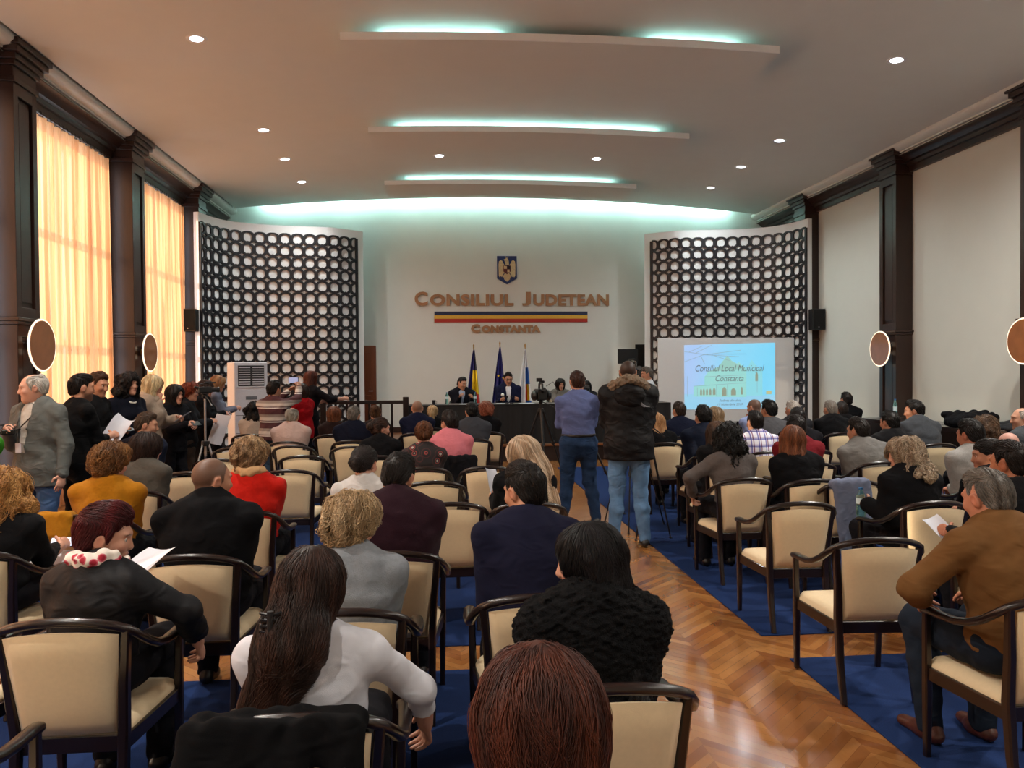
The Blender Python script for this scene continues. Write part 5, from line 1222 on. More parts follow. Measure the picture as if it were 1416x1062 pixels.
    for txt, u0, u1, v, h_ in (('Consiliul Local Municipal', 0.12, 0.88, 0.555, 0.115), ('Constanta', 0.34, 0.65, 0.43, 0.085), ('Sedinta din data', 0.38, 0.62, 0.115, 0.035), ('19 Noiembrie 2019', 0.36, 0.64, 0.055, 0.035)):
        me = text_mesh(txt, 1.0, 0.001, 0.0, 0.3, 'LEFT'); co = np.empty(len(me.vertices) * 3, np.float32); me.vertices.foreach_get('co', co); co = co.reshape(-1, 3); lo, hi = co.min(0), co.max(0); nn_ = (co - lo) / (hi - lo + 1e-9)
        a, b = pt(u0, v), pt(u1, v + h_); out = np.stack([a[0] + nn_[:, 0] * (b[0] - a[0]), -0.0062 - 0.0006 * nn_[:, 2], a[1] + nn_[:, 1] * (b[1] - a[1])], 1)
        me.vertices.foreach_set('co', out.astype(np.float32).ravel()); me.materials.clear(); me.materials.append(ink); me.update(); link('title_text', me, root)
    poly('small_badge', [(0.9, 0.22), (0.96, 0.22), (0.96, 0.27), (0.9, 0.27)], em_('badge', '#b8b070', 0.6), 0.005)
slide()
# ---- monitor beside the door, wall speakers, air conditioner
mn = empty('monitor', (4.38, 17.9, 0.31), 'black monitor on a pole stand beside the dark door', 'monitor')
MB().box((-0.24, -0.03, 1.58), (0.24, 0.02, 1.93)).build('display', M_black, mn, smooth=False, bevel=0.008); MB().sweep([(0, 0.02, 0.03), (0, 0.02, 1.6)], 0.025, n=12).build('pole', M_black, mn); MB().lathe([(0, 0), (0.25, 0), (0.24, 0.03), (0, 0.03)], (0, 0.02, 0), n=24).build('base', M_black, mn)
def speaker(x, y, z, rz, label):
    r = empty('wall_speaker', (x, y, z), label, 'speaker', 'black loudspeakers on the end pilasters', rz=rad(rz))
    MB().box((-0.14, -0.12, -0.22), (0.14, 0.12, 0.22)).build('cabinet', M_black, r, smooth=False, bevel=0.012); MB().box((-0.12, -0.126, -0.2), (0.12, -0.12, 0.2)).build('grille', mat('speaker_cloth', '#0a0a0c', 0.9), r, smooth=False); MB().box((-0.02, -0.13, -0.17), (0.0, -0.126, -0.15)).build('badge', M_metal, r, smooth=False)
    MB().box((-0.03, 0.12, -0.05), (0.03, 0.2, 0.05)).build('bracket', M_black, r, smooth=False); return r
p = see(1129, 442, 15.55); speaker(p.x, 15.55, p.z, 0, 'black loudspeaker on the pilaster beside the projection board')
p = see(263, 443, 15.55); speaker(p.x, 15.55, p.z, 0, 'black loudspeaker on the pilaster behind the smiling women')
ac = empty('air_conditioner', (-3.5, 14.3, 0), 'tall white floor-standing air conditioner before the lattice', 'air conditioner', rz=rad(33))
MB().box((-0.3, -0.2, 0.0), (0.3, 0.2, 1.93)).build('cabinet', mat('ac_white', '#cfd4de', 0.4), ac, smooth=False, bevel=0.02)
g = MB(); g.box((-0.235, -0.207, 1.5), (0.235, -0.199, 1.87)); g.build('outlet', mat('ac_dark', '#2c2e34', 0.6), ac, smooth=False)
for k in range(8):
    z = 1.53 + 0.042 * k
    for s in (-1, 1): MB().box((min(s * 0.02, s * 0.225), -0.218, z), (max(s * 0.02, s * 0.225), -0.2, z + 0.016)).build('louvre', mat('ac_white', '#cfd4de'), ac, smooth=False)
MB().box((-0.25, -0.212, 1.48), (0.25, -0.2, 1.5)).build('outlet_lip', mat('ac_white', '#cfd4de'), ac, smooth=False)
MB().box((-0.1, -0.206, 1.26), (0.1, -0.199, 1.32)).build('display', mat('ac_display', '#6a7078', 0.3), ac, smooth=False)
for z in (0.98, 0.66, 0.62, 0.58, 0.54): MB().box((-0.28, -0.2035, z), (0.28, -0.199, z + 0.008)).build('seam', mat('ac_dark', '#2c2e34'), ac, smooth=False)
# ---- ledge of tables by the plain wall with coats
for k, (y0, y1, lab) in enumerate(((6.6, 8.55, 'dark side table by the plain wall, nearest the camera, under coats'), (8.6, 10.55, 'dark side table by the plain wall, middle of three, under coats'), (10.6, 12.45, 'dark side table by the plain wall, with a bottle on it'))):
    r = empty('side_table', (7.36, (y0 + y1) / 2, 0.0), lab, 'table', 'dark side tables by the plain wall'); L = (y1 - y0) / 2
    MB().box((-0.35, -L, 0.84), (0.35, L, 0.9)).build('tabletop', M_frame, r, smooth=False, bevel=0.006); MB().box((-0.3, -L + 0.05, 0.6), (0.3, L - 0.05, 0.84)).build('apron', M_frame, r, smooth=False)
    for sx in (-0.29, 0.29):
        for sy in (-L + 0.08, L - 0.08): MB().box((sx - 0.03, sy - 0.03, 0), (sx + 0.03, sy + 0.03, 0.62)).build('leg', M_frame, r, smooth=False)
def heap(x, y, z, sx, sy, h, color, kind, label, seed):
    r = np.random.default_rng(seed); pr = [(ell((0, 0, h * 0.3), (sx, sy, h * 0.5)), 0.05)]
    for k in range(9):
        a, b = r.uniform(-1, 1, 3) * (sx * 0.8, sy * 0.9, 0), r.uniform(-1, 1, 3) * (sx * 0.8, sy * 0.9, 0); pr.append((cone(a + (0, 0, h * r.uniform(0.2, 0.8)), b + (0, 0, h * r.uniform(0.15, 0.7)), 0.07, 0.05), 0.04))
    F = field(pr, 0.014); F.ripple(0.008, 40, seed, 7); F.cut((0, 0, 0.002), (0, 0, -1)); v, q_ = F.net(); o = link('coat', np_mesh('coat', [(v, q_)], [cloth(color, kind)])); o.location = (x, y, z); return tag(o, label, 'coat', 'coats left on the side tables')
heap(7.25, 10.0, 0.903, 0.26, 0.42, 0.24, '#0d0d10', 'plain', 'rounded black coat heaped behind the man in the dark grey sweater', 3)
heap(7.25, 9.1, 0.903, 0.27, 0.40, 0.17, '#121216', 'nylon', 'flat black coat heaped on the middle side table', 4)
heap(7.2, 7.75, 0.903, 0.27, 0.5, 0.22, '#0f0f12', 'plain', 'black coat beneath the grey coat near the old man', 5)
heap(7.3, 7.2, 0.903, 0.24, 0.30, 0.32, '#5c5c60', 'knit', 'grey coat heaped on the side table near the old man', 6)
p = see(1212, 575, 11.2); bottle(7.15, 11.6, 0.905, 'clear water bottle on the side table by the pilaster', 0.34)
# ================================================================= PEOPLE
SHORT = {}
def sit(key, short, label, px, py, Y, chair_rz=None, back=0.245, **k):
    S = person(key, 'seated ' + label, px, py, Y, **k); SHORT[key] = short; sit_chair(key, short, chair_rz, back=back); return S
def stand(key, label, px, py, Y, **k): return person(key, 'standing ' + label, px, py, Y, pose='stand', **k)
G = 'audience seated on the cream armchairs'
BLK, NAVY, CH = '#0c0c0f', '#16182a', '#2a2a30'
# ---- near, window side
sit('S23', 'woman with the reddish-brown bob', 'woman with reddish-brown bob, nearest the camera, only hair showing', 745, 905, 1.24, sex='f', hair='bob', hc_='#3a1a12', hc2='#54281a', hairl=0.36, hairt=0.032, top=('jacket', BLK), hp=12, lean=8)
sit('S22', 'woman with long clipped brown hair', 'woman in white shirt with long brown hair held by a claw clip', 432, 762, 2.3, sex='f', hair='long', hc_='#22140f', hc2='#38221a', hairl=0.43, hairback=0.125, hairw=0.016, hairx=-0.09, sides=0, top=('shirt', '#c9cad2'), hy=-18, hp=4, lean=3, ft=-0.14, R=(0.32, 0.22, 0.60, (1, -0.2, 0.1)), glasses=1, hem=-0.05)
sit('S24', 'woman with straight black hair', 'woman with straight black hair in a black fur-trimmed coat', 812, 728, 2.42, sex='f', hair='long', hc_='#0c0a0c', hc2='#141014', hairl=0.46, hairback=0.06, hairx=-0.14, hairw=0.025, sidey=-0.02, facex=0.012, top=('fur', '#0b0b0d'), hy=74, hp=4, lean=6, tw=6, fat=1.0)
sit('S25', 'man in the dark navy suit', 'dark-haired man in navy suit leaning forward at the aisle', 722, 640, 3.42, hair='short', hc_='#140d0b', top=('suit', '#15162a'), collar='#d8d8dc', hy=30, hp=8, lean=16, tw=4, L='thigh', R='thigh')
sit('S21', 'woman with wavy ash-blond hair', 'older woman with wavy ash-blond hair and grey sweater', 490, 689, 3.2, sex='f', hair='fluffy', hc_='#a08460', hc2='#c4ab88', hairt=0.036, top=('sweater', '#7d8288'), hy=-32, hp=10, lean=6, fat=1.05, glasses=1)
sit('S20', 'woman with cropped dark red hair', 'woman with cropped dark red hair, black jacket and floral scarf', 150, 704, 3.2, sex='f', hair='short', hc_='#3c0c10', hc2='#561418', hairt=0.030, top=('jacket', '#0d0d11', 'nylon'), scarf=('#d8c8c0', 'floral'), hy=-64, hp=8, lean=8, tw=-14, R=(0.34, 0.16, 0.62, (1, -0.3, 0.1)))
sit('S15', 'man with shaven head in black', 'man with shaven head and black jacket turning his face aside', 293, 631, 4.15, hair='none', buzz=(0.8, '#33271f'), top=('jacket', '#0b0b0e'), hy=-48, hp=4, lean=7, fat=1.12, roll=1)
sit('S13', 'man in the maroon sweater', 'man in maroon sweater with short dark hair clipped at the sides', 556, 627, 4.17, hair='short', hairt=0.010, hc_='#17100d', top=('sweater', '#25101a'), hy=-14, hp=14, hr=8, lean=12, fat=1.1, roll=1)
sit('S19', 'woman with curly golden hair', 'woman with curly golden hair and black top at the picture edge', 14, 652, 4.42, sex='f', hair='curly', hc_='#8a5c2c', hc2='#b98a50', hairl=0.32, hairw=0.03, top=('sweater', BLK), hy=-10, hp=14, lean=10, R=(0.16, 0.36, 0.74))
sit('S14', 'woman in the red sweater', 'woman in bright red sweater with short ash-blond hair', 348, 609, 5.35, sex='f', hair='fluffy', hc_='#7a5c40', hc2='#a88a66', hairt=0.040, top=('sweater', '#b01a10'), scarf=('#c09a70', 'plain'), hy=-28, hp=6, lean=5, fat=1.14)
sit('S16', 'woman in the mustard sweater', 'woman in mustard sweater with short golden-brown hair', 155, 617, 5.3, sex='f', hair='fluffy', hc_='#5c3a1c', hc2='#855a30', hairt=0.040, top=('sweater', '#9a6410'), hy=-30, hp=6, lean=6, fat=1.12)
sit('S12', 'woman in the pale grey top', 'woman in pale grey top with dark gathered hair, behind the maroon sweater', 506, 618, 5.35, sex='f', hair='bun', bunz=0.0, hc_='#1c1210', top=('shirt', '#b5b2b0'), hy=-24, hp=10, lean=10, hem=-0.05)
sit('S26', 'woman with long blond hair', 'woman with long blond hair, face turned to the windows, black jacket', 720, 607, 5.42, sex='f', hair='long', hc_='#a08468', hc2='#cdb8a0', hairl=0.38, hairback=0.11, hairw=0.035, hairt=0.036, sidey=-0.03, facex=0.012, top=('jacket', BLK), hy=60, hp=8, lean=10, tw=10, L=(-0.2, 0.33, 0.80))
sit('S17', 'woman in the olive-grey top', 'woman in olive-grey top with short dark brown hair', 205, 600, 6.35, sex='f', hair='bob', hairl=0.18, hairt=0.03, hc_='#24140f', top=('sweater', '#4a4640'), hy=-48, hp=6, lean=6, tw=-10)
sit('S18', 'man in the navy jacket by the standing group', 'man in navy jacket, brown hair brushed up, beside the standing group', 203, 571, 8.0, hair='short', hc_='#4a382a', top=('jacket', '#1a1f30'), hy=-62, hp=5, lean=6, tw=-15)
sit('S8', 'woman with pinned-up auburn hair', 'woman with pinned-up auburn hair and red-black ornamented dress', 586, 583, 7.35, sex='f', hair='updo', hc_='#4a2a18', hc2='#6a4024', top=('shirt', '#2a1416', 'ornament'), hp=4, lean=4, hem=-0.05)
sit('S9', 'man in the pink shirt', 'man in pink shirt with thick dark hair', 621, 569, 8.3, hair='short', hairt=0.022, hc_='#1a100d', top=('shirt', '#c4707a'), hy=35, hp=4, lean=10, fat=1.08, hem=-0.05)
sit('S5', 'woman in black with a dark bun', 'woman in black with a dark low bun, profile to the stage', 527, 578, 8.4, sex='f', hair='bun', bunz=0.02, hc_='#20140f', hc2='#3a2418', top=('jacket', BLK), hy=-58, hp=6, lean=6, tw=-6)
sit('S1', 'man in the pale pink shirt', 'bald older man in pale pinkish shirt', 404, 563, 10.3, hair='bald', hc_='#8f877c', skin='#c08c74', top=('shirt', '#b39a92'), lean=8, tw=-6, fat=1.12, hem=-0.05)
sit('S2', 'woman with the auburn bob', 'woman with auburn bob and dark brown top', 462, 563, 11.3, sex='f', hair='bob', hc_='#5c301a', hc2='#7c4a2c', hairl=0.3, top=('sweater', '#241614'), lean=4)
sit('S3', 'grey-haired man with white collar', 'grey-haired man in dark blue jacket with white collar', 489, 562, 10.3, hair='short', hairt=0.008, hc_='#6c645c', top=('jacket', '#101322'), collar='#e2e2e6', hy=-12, lean=4, fat=1.08, glasses=1)
sit('S4', 'woman with the high light-brown bun', 'woman with high light-brown bun before the balustrade', 519, 561, 11.3, sex='f', hair='bun', bunz=0.085, hc_='#4a3020', hc2='#6c4a30', top=('sweater', '#201a18'), lean=5)
sit('S6', 'shaven man in the blue suit', 'man with close-shaven head and dark blue suit', 577, 553, 11.4, hair='none', buzz=(0.6, '#5a483c'), top=('suit', '#161a30'), collar='#dcdce0', lean=3, fat=1.05)
sit('S7', 'woman with the blond ponytail', 'woman with straight blond ponytail', 598, 561, 12.25, sex='f', hair='tail', hairl=0.34, hc_='#b49468', hc2='#d8c098', top=('jacket', BLK), lean=4)
sit('S10', 'black-haired man in the grey suit', 'black-haired man in mid-grey suit', 652, 557, 10.3, hair='short', hc_='#0e0b0b', top=('suit', '#3a3c42'), collar='#5c5c60', lean=6, hy=14, fat=1.06)
sit('S11', 'woman with short curly red hair', 'woman with short curly reddish hair before the council table', 672, 557, 11.4, sex='f', hair='fluffy', hairt=0.04, hc_='#7c3c26', hc2='#a06048', top=('jacket', BLK), collar='#d8d4d0', lean=4)
# ---- standing by the windows
stand('P1', 'old man with white hair, grey jacket and blue jeans, holding a camera', 45, 516, 6.9, yaw=158, hair='bald', hairt=0.014, hc_='#c9c4bc', brow='#a8a098', skin='#cf9c86', top=('jacket', '#5b5e5c', 'denim'), hem=-0.16, collar='#b8b4ac', bot=('#46628c', 'denim'), hy=-36, hp=5, fat=1.12, belly=1, open=1, R=(0.03, 0.27, 1.26), L='down', belt=1)
stand('P0', 'person in a bright green jacket, cut off by the picture edge', -30, 533, 6.0, yaw=-30, sex='f', hair='bob', hc_='#2a1a12', top=('jacket', '#3a8a1e'), L='down', R='down')
stand('P2', 'dark-haired bearded man in black T-shirt holding white paper', 112, 518, 7.45, yaw=-38, hair='short', hc_='#110c0a', top=('tshirt', '#0b0b0d'), sleeve='mid', bot=('#101014', 'plain'), beard=(0.7, '#1c1310'), hy=-12, R='hold', L='hips', fat=1.1)
stand('P3', 'brown-haired man in dark shirt smiling at a phone', 138, 515, 8.25, yaw=-98, hair='short', hc_='#43291a', top=('tshirt', '#141416'), bot=('#101014', 'plain'), hy=-10, hp=14, L='hold', R='hold', fat=1.06)
stand('P4', 'woman with dark curly hair, pale necklace and navy dress', 178, 516, 8.75, yaw=-118, sex='f', hair='curly', hairl=0.16, hc_='#150e0d', top=('dress', '#12141f'), bot=('#101014', 'plain'), hy=0, L='hold', R='hold', fat=1.12, scarf=None)
stand('P5', 'woman with dark straight hair behind the blond woman', 193, 526, 10.4, yaw=-100, sex='f', hair='long', hc_='#1a100d', hairl=0.26, top=('jacket', BLK), hy=-6, hp=12)
stand('P6', 'blond woman in beige wrap, hand to her mouth', 213, 520, 9.4, yaw=-86, sex='f', hair='bob', hairl=0.36, hairt=0.032, hc_='#b49a70', hc2='#dccba4', top=('coat', '#9a8878', 'knit'), hem=-0.45, bot=('#55585a', 'plain'), hy=-4, hp=10, R='chin', L='front', scarf=('#a89684', 'knit'))
stand('P7', 'woman with black bobbed hair smiling at the camera', 242, 533, 10.15, yaw=-120, sex='f', hair='bob', hairl=0.38, hairt=0.032, hc_='#0c090a', top=('jacket', '#101015'), hy=0, L='hold', R='front')
stand('P8', 'woman with short copper-red hair holding a large white sheet', 263, 530, 10.7, yaw=-70, sex='f', hair='fluffy', hairt=0.026, hc_='#6c2814', hc2='#8c3c20', top=('jacket', '#17181c'), hy=-10, hp=6, L='hold', R='hold', glasses=1, bot=('#3a302a', 'plain'))
stand('P9', 'woman with brown hair in black beside the small tripod', 286, 526, 11.6, yaw=-84, sex='f', hair='long', hairl=0.24, hc_='#35201a', top=('coat', '#0e0d10'), hem=-0.5, hp=12, R='front', L='front')
stand('P10', 'woman with long strawberry-blond hair and grey jacket at the air conditioner', 304, 520, 12.1, yaw=-70, sex='f', hair='long', hairl=0.32, hc_='#8c6040', hc2='#b08860', top=('jacket', '#6c7080'), hp=18, R='front', L='front')
sit('P11', 'woman with long wavy black hair', 'woman with long wavy black hair and beige blouse near the air conditioner', 352, 556, 11.6, sex='f', hair='curly', hairl=0.44, hairw=0.02, hc_='#0e0a0b', top=('shirt', '#a8988a'), hy=-14, lean=8, hem=-0.05)
stand('P12', 'man in wine-and-white striped sweater photographing with a phone', 379, 527, 11.1, yaw=-22, hair='short', hairt=0.02, hc_='#1c110e', top=('sweater', '#4a2226', 'stripe'), bot=('#3a4a5c', 'denim'), hy=-10, R=(0.16, 0.42, 1.52), L=(-0.02, 0.42, 1.46))
stand('P13', 'woman in red jacket turned to her neighbours', 416, 531, 12.2, yaw=60, sex='f', hair='bob', hairl=0.2, hc_='#2c1812', top=('jacket', '#9c1018'), hy=0, R='front', L='cross')
stand('P14', 'woman with very long auburn hair reaching out an arm', 430, 513, 12.9, yaw=-40, sex='f', hair='long', hairl=0.46, hairw=0.01, hc_='#4c2014', hc2='#6c3420', top=('jacket', '#141216'), sleeve='mid', R=(0.42, 0.36, 1.3), L='front')
# ---- photographers in the aisle
stand('C1', 'man in blue shirt and jeans seen from behind at a camera', 798, 513, 8.5, yaw=4, hair='short', hairt=0.007, hc_='#40261c', top=('shirt', '#5d6894'), bot=('#1f3452', 'denim'), belt=1, L='front', R='front', stance=0.20, fat=1.12, hy=0)
stand('C2', 'tall man in black parka with fur hood and faded jeans', 868, 497, 7.45, yaw=-8, hair='none', buzz=(0.95, '#1d1613'), top=('puffer', '#0d0c0f', 'nylon'), hem=-0.14, hood='#7c6c5c', bot=('#5b7da2', 'denim'), L='front', R='front', stance=0.13, fat=1.12, shoe='#100f10', hp=6)
stand('C3', 'man in grey cap and white shirt by the lattice', 894, 508, 13.2, yaw=75, hair='short', hc_='#6c6660', hairt=0.016, top=('shirt', '#c8ccd2'), hy=20, L='phone', R='phone')
# ---- council
sit('T1', 'councillor in the dark jacket', 'councillor in dark jacket and pale blue shirt looking aside', 640, 522, 16.05, z0=0.31, yaw=180, hair='short', hc_='#1a1210', top=('suit', '#15161f'), collar='#98a4bc', open=1, fat=1.16, hs=1.06, hy=38, hp=10, hr=-6, L=(-0.2, 0.30, 0.88), R=(0.05, 0.28, 0.90))
sit('T2', 'councillor in glasses', 'councillor in glasses, dark blue jacket and white open shirt', 703, 515, 16.05, z0=0.31, yaw=180, hair='short', hairt=0.013, hc_='#150e0c', top=('suit', '#191d38'), collar='#e4e6ec', open=1, fat=1.18, hs=1.08, glasses=1, hy=8, hp=14, L=(-0.18, 0.32, 0.84), R=(0.17, 0.34, 0.84))
sit('T3', 'woman councillor in grey', 'woman councillor with dark hair and grey jacket', 775, 524, 16.1, z0=0.31, yaw=180, sex='f', hair='bob', hairl=0.22, hc_='#1a1110', top=('jacket', '#6c6a66'), hy=8, hp=6, L='table', R='table')
sit('T4', 'woman hidden behind the blue shirt', 'black-haired woman half hidden behind the man in the blue shirt', 811, 527, 16.45, z0=0.31, yaw=172, sex='f', hair='long', hc_='#0f0b0c', hairl=0.2, top=('jacket', '#26262a'), L='table', R='table')
# ---- plain-wall side
sit('R25', 'man in the brown tweed jacket', 'grey-haired man in brown tweed jacket with white collar', 1360, 649, 3.15, hair='short', hairt=0.006, hc_='#4c4640', hc2='#75706a', skin='#b87c62', top=('suit', '#6a4a2a'), collar='#e6e4e0', hy=6, hp=10, lean=13, tw=6, fat=1.1, L=(-0.26, 0.24, 0.70, (-1, -0.4, -0.2)), R='lap', bot=('#1c2430', 'plain'), shoe='#4a2418', stance=0.16)
sit('R24', 'man in black beside the brown jacket', 'dark-haired man in black sweater at the picture edge', 1396, 611, 4.1, hair='short', hairt=0.010, hc_='#1c1411', top=('sweater', BLK), collar='#e0e0e4', hy=22, lean=6, skin='#a86a4c', L=(-0.2, 0.33, 0.74))
sit('R21', 'woman with curly ash-blond hair', 'woman with long curly ash-blond hair and black coat, face turned', 1250, 606, 5.05, sex='f', hair='curly', hairl=0.28, hairw=0.03, hc_='#8c7660', hc2='#b3a088', sidey=-0.03, facex=0.015, top=('coat', BLK), hy=62, hp=5, lean=5, tw=8, L=(-0.24, 0.14, 0.78))
sit('R23', 'dark-haired woman facing sideways', 'woman with dark pulled-back hair in profile', 1366, 608, 5.05, sex='f', hair='bun', bunz=0.02, hc_='#16100f', top=('jacket', '#17171b'), hy=64, lean=6, skin='#b27a60')
sit('R6', 'woman with long black curls', 'woman with big black curls and grey-brown cardigan', 1006, 588, 6.3, sex='f', hair='curly', hairl=0.30, hairw=0.045, hairt=0.036, hc_='#0b0909', top=('sweater', '#57504e'), hy=-8, lean=8, tw=6, L=(-0.30, 0.14, 0.66, (-1, -0.3, 0)))
sit('R10', 'woman with auburn hair', 'woman with shoulder-length auburn hair and black jacket', 1096, 591, 6.15, sex='f', hair='long', hairl=0.22, hairw=0.012, hairt=0.03, hc_='#5c3018', hc2='#7c4626', top=('jacket', BLK), hy=-24, hp=6, lean=8, fat=1.05)
sit('R22', 'man in the pale grey sweater', 'dark-haired man in pale grey sweater', 1340, 581, 6.0, hair='short', hc_='#15100e', top=('sweater', '#8f8e8c'), hy=18, hp=6, lean=9, fat=1.06, skin='#b0745a')
sit('R5', 'woman with long light-brown hair', 'woman with long light-brown hair and black top', 991, 584, 7.15, sex='f', hair='long', hairl=0.34, hairw=0.005, hc_='#3c2a20', hc2='#5c4434', top=('sweater', BLK), lean=7, hy=4)
sit('R14', 'man in the maroon track jacket', 'dark-haired man in maroon track jacket with pale collar', 1100, 575, 7.15, hair='short', hc_='#1a1211', top=('jacket', '#6c1a22'), collar='#c8bcb8', lean=6, hy=8)
sit('R18', 'man in the grey shirt', 'man in grey shirt with dark hair, leaning aside', 1186, 579, 7.15, hair='short', hc_='#1c1512', top=('shirt', '#6c6a68'), hy=28, lean=8, side=-5, fat=1.1, hem=-0.05)
sit('R22b', 'woman with fuzzy brown hair', 'woman with fuzzy brown hair behind the pale grey sweater', 1362, 578, 7.55, sex='f', hair='curly', hairl=0.16, hairt=0.036, hc_='#3c2a1c', hc2='#5c4430', top=('jacket', '#2a2826'), lean=5)
sit('R26', 'old bald man at the side tables', 'old bald man in dark grey top, in profile near the side tables', 1413, 563, 7.75, hair='bald', hc_='#a8a098', skin='#b4866f', top=('sweater', '#3c4044'), hy=62, lean=5, yaw=10, collar='#d0d0d0')
sit('R27', 'bald man low behind the dark-haired woman', 'bald man bending low behind the dark-haired woman in profile', 1391, 601, 6.6, hair='none', skin='#b98a7c', buzz=(0.2, '#8c6c60'), top=('jacket', '#1c1c20'), lean=16, hp=16)
sit('R3', 'man in the dark blue jacket', 'black-haired man in dark blue jacket at the aisle', 972, 561, 8.15, hair='short', hairt=0.018, hc_='#0c0b0d', top=('jacket', '#141a2a'), lean=7, hy=8, fat=1.1)
sit('R9', 'man in the plaid shirt', 'man in white and violet plaid shirt', 1044, 569, 8.15, hair='short', hairt=0.012, hc_='#1a1210', top=('shirt', '#c8c8e0', 'plaid'), lean=5, hy=8, hem=-0.05)
sit('R12', 'dark-haired man behind the white-capped head', 'man with dark flat hair behind the auburn-haired woman', 1103, 565, 8.3, hair='short', hc_='#151011', top=('jacket', '#141318'), lean=5)
sit('R19', 'man in black by the side table', 'dark-haired man in black sweater near the side table', 1230, 569, 8.1, hair='short', hc_='#110e0d', top=('sweater', '#101013'), lean=6, hy=16)
sit('R20', 'man in the dark grey sweater', 'man in dark grey sweater leaning forward in profile', 1263, 554, 8.8, hair='short', hairt=0.016, hc_='#15100e', top=('sweater', '#3a3d42'), lean=16, hy=48, tw=6, fat=1.12)
sit('R4', 'woman with fair hair behind the blue jacket', 'woman with fair brown hair behind the black-haired man', 989, 563, 9.2, sex='f', hair='long', hairl=0.24, hc_='#8c7458', top=('jacket', '#1c1a1c'), lean=4)
sit('R2', 'woman with long blond hair by the parka', 'woman with long blond hair low beside the man in the parka', 908, 573, 9.35, sex='f', hair='long', hairl=0.30, hc_='#9c7048', hc2='#c89c70', top=('jacket', BLK), lean=9, hp=8)
sit('R8', 'man with black hair and grey jacket', 'man with black hair and grey jacket before the slide', 1063, 554, 9.3, hair='short', hairt=0.018, hc_='#0c0a0b', top=('suit', '#4c4c50'), lean=5, hy=20)
sit('R1', 'man in navy suit before the screen', 'fair-skinned man in navy suit at the edge of the projection board', 939, 556, 10.2, hair='short', hairt=0.012, hc_='#30231c', top=('suit', '#12172a'), collar='#e4e4e8', lean=5, hy=12)
sit('R7', 'shaven man in the light blue shirt', 'shaven man in light blue shirt raising a hand to his face', 1042, 551, 10.3, hair='none', buzz=(0.8, '#3a3634'), top=('shirt', '#8c9cc8'), hy=30, hp=8, lean=8, L='chin', hem=-0.05)
sit('R11', 'man in the pale woollen cap', 'man in pale woollen cap', 1096, 555, 10.3, hair='crop', hairt=0.012, hc_='#b8b0a8', top=('jacket', '#26262a'), hy=24, lean=5)
sit('R15', 'man with cropped grey hair', 'man with cropped grey hair and black sweater', 1148, 554, 10.35, hair='crop', hairt=0.006, hc_='#7c746c', buzz=(0.4, '#7c7068'), top=('sweater', BLK), lean=5, hy=8, fat=1.08)
sit('R16', 'man with dark cropped hair by the wall', 'man with dark cropped hair beside the cropped grey head', 1164, 556, 11.2, hair='crop', hairt=0.008, hc_='#2a2320', buzz=(0.6, '#2c2420'), top=('sweater', '#121114'), lean=4)
sit('R17', 'man in black seated farthest by the wall', 'man in black with short dark hair, topmost by the wall panel', 1170, 543, 12.2, hair='short', hc_='#1a1312', top=('jacket', '#101013'), lean=0, hy=10)
# ---- empty chairs
def empt(px, py, label, rz=0, z=0.845, dx=0): p = seez(px, py, z); return chair(p.x + dx, p.y, rz, label)
empt(1215, 747, 'empty cream armchair beside the parquet aisle, right behind the brown-jacketed man', -4)
empt(1107, 697, 'empty cream armchair behind the auburn-haired woman in black', -2)
empt(622, 698, 'empty cream armchair beside the blond woman with long hair', 2)
empt(600, 668, 'empty cream armchair behind the woman in the ornamented dress', 0)
empt(674, 647, 'empty cream armchair directly behind the man in the pink shirt', 0)
empt(400, 652, 'empty cream armchair nearest of three, beside the red sweater', 0)
empt(418, 632, 'empty cream armchair middle of three, beyond the red sweater', 2)
empt(405, 618, 'empty cream armchair right behind the pale pinkish shirt', -2)
empt(486, 619, 'empty cream armchair behind the white-collared grey-haired man', 0)
empt(324, 621, 'empty cream armchair farther of two behind the red sweater, window side', 3)
empt(300, 637, 'empty cream armchair nearer of two behind the shaven man, window side', 3)
empt(260, 655, 'empty cream armchair between the olive-grey top and the red sweater', 0)
empt(340, 607, 'empty cream armchair turned at an angle near the standing group and the air conditioner', 62)
empt(1180, 667, 'empty cream armchair with a grey-blue jacket over its back', 0)
chair(-1.47, 1.95, 0, 'empty armchair at the bottom corner of the picture, one arm rail showing, nearest')
chair(-2.0, 2.85, 0, 'empty armchair at the picture edge beside the red-haired woman, one arm rail showing')
# ================================================================= THINGS HELD OR LEFT ON CHAIRS
RX = lambda a: Matrix.Rotation(rad(a), 3, 'X'); RY = lambda a: Matrix.Rotation(rad(a), 3, 'Y'); RZ = lambda a: Matrix.Rotation(rad(a), 3, 'Z')
P = PEOPLE
def chair_of(key):
    a = rad(P[key]['yaw']); p = Vector(P[key]['loc']) + Vector((math.sin(a), -math.cos(a), 0)) * 0.245; return p.x, p.y, P[key]['yaw']
x, y, r = chair_of('S22'); drape(x - 0.04, y, r, '#09090b', 'plain', 'black jacket draped over the chair of the woman in white', 0.10, 0.19, 3, front=0.08)
x, y, r = chair_of('S9'); drape(x + 0.02, y, r, '#121216', 'plain', 'black jacket hung over the chair of the man in the pink shirt', 0.34, 0.22, 5)
p = seez(1180, 667, 0.845); drape(p.x, p.y, 0, '#6a7288', 'plain', 'grey-blue jacket hung over an empty armchair by the auburn-haired woman', 0.5, 0.12, 7, front=0.18, cx=-0.05)
x, y, r = chair_of('S16'); drape(x - 0.1, y, r, '#a06a14', 'knit', 'mustard cardigan hung over the chair of the woman in mustard', 0.1, 0.1, 9, cx=-0.1)
x, y, r = chair_of('R22'); drape(x - 0.12, y, r, '#17171b', 'plain', 'black coat hung over the chair of the man in pale grey', 0.5, 0.14, 11, cx=-0.06)
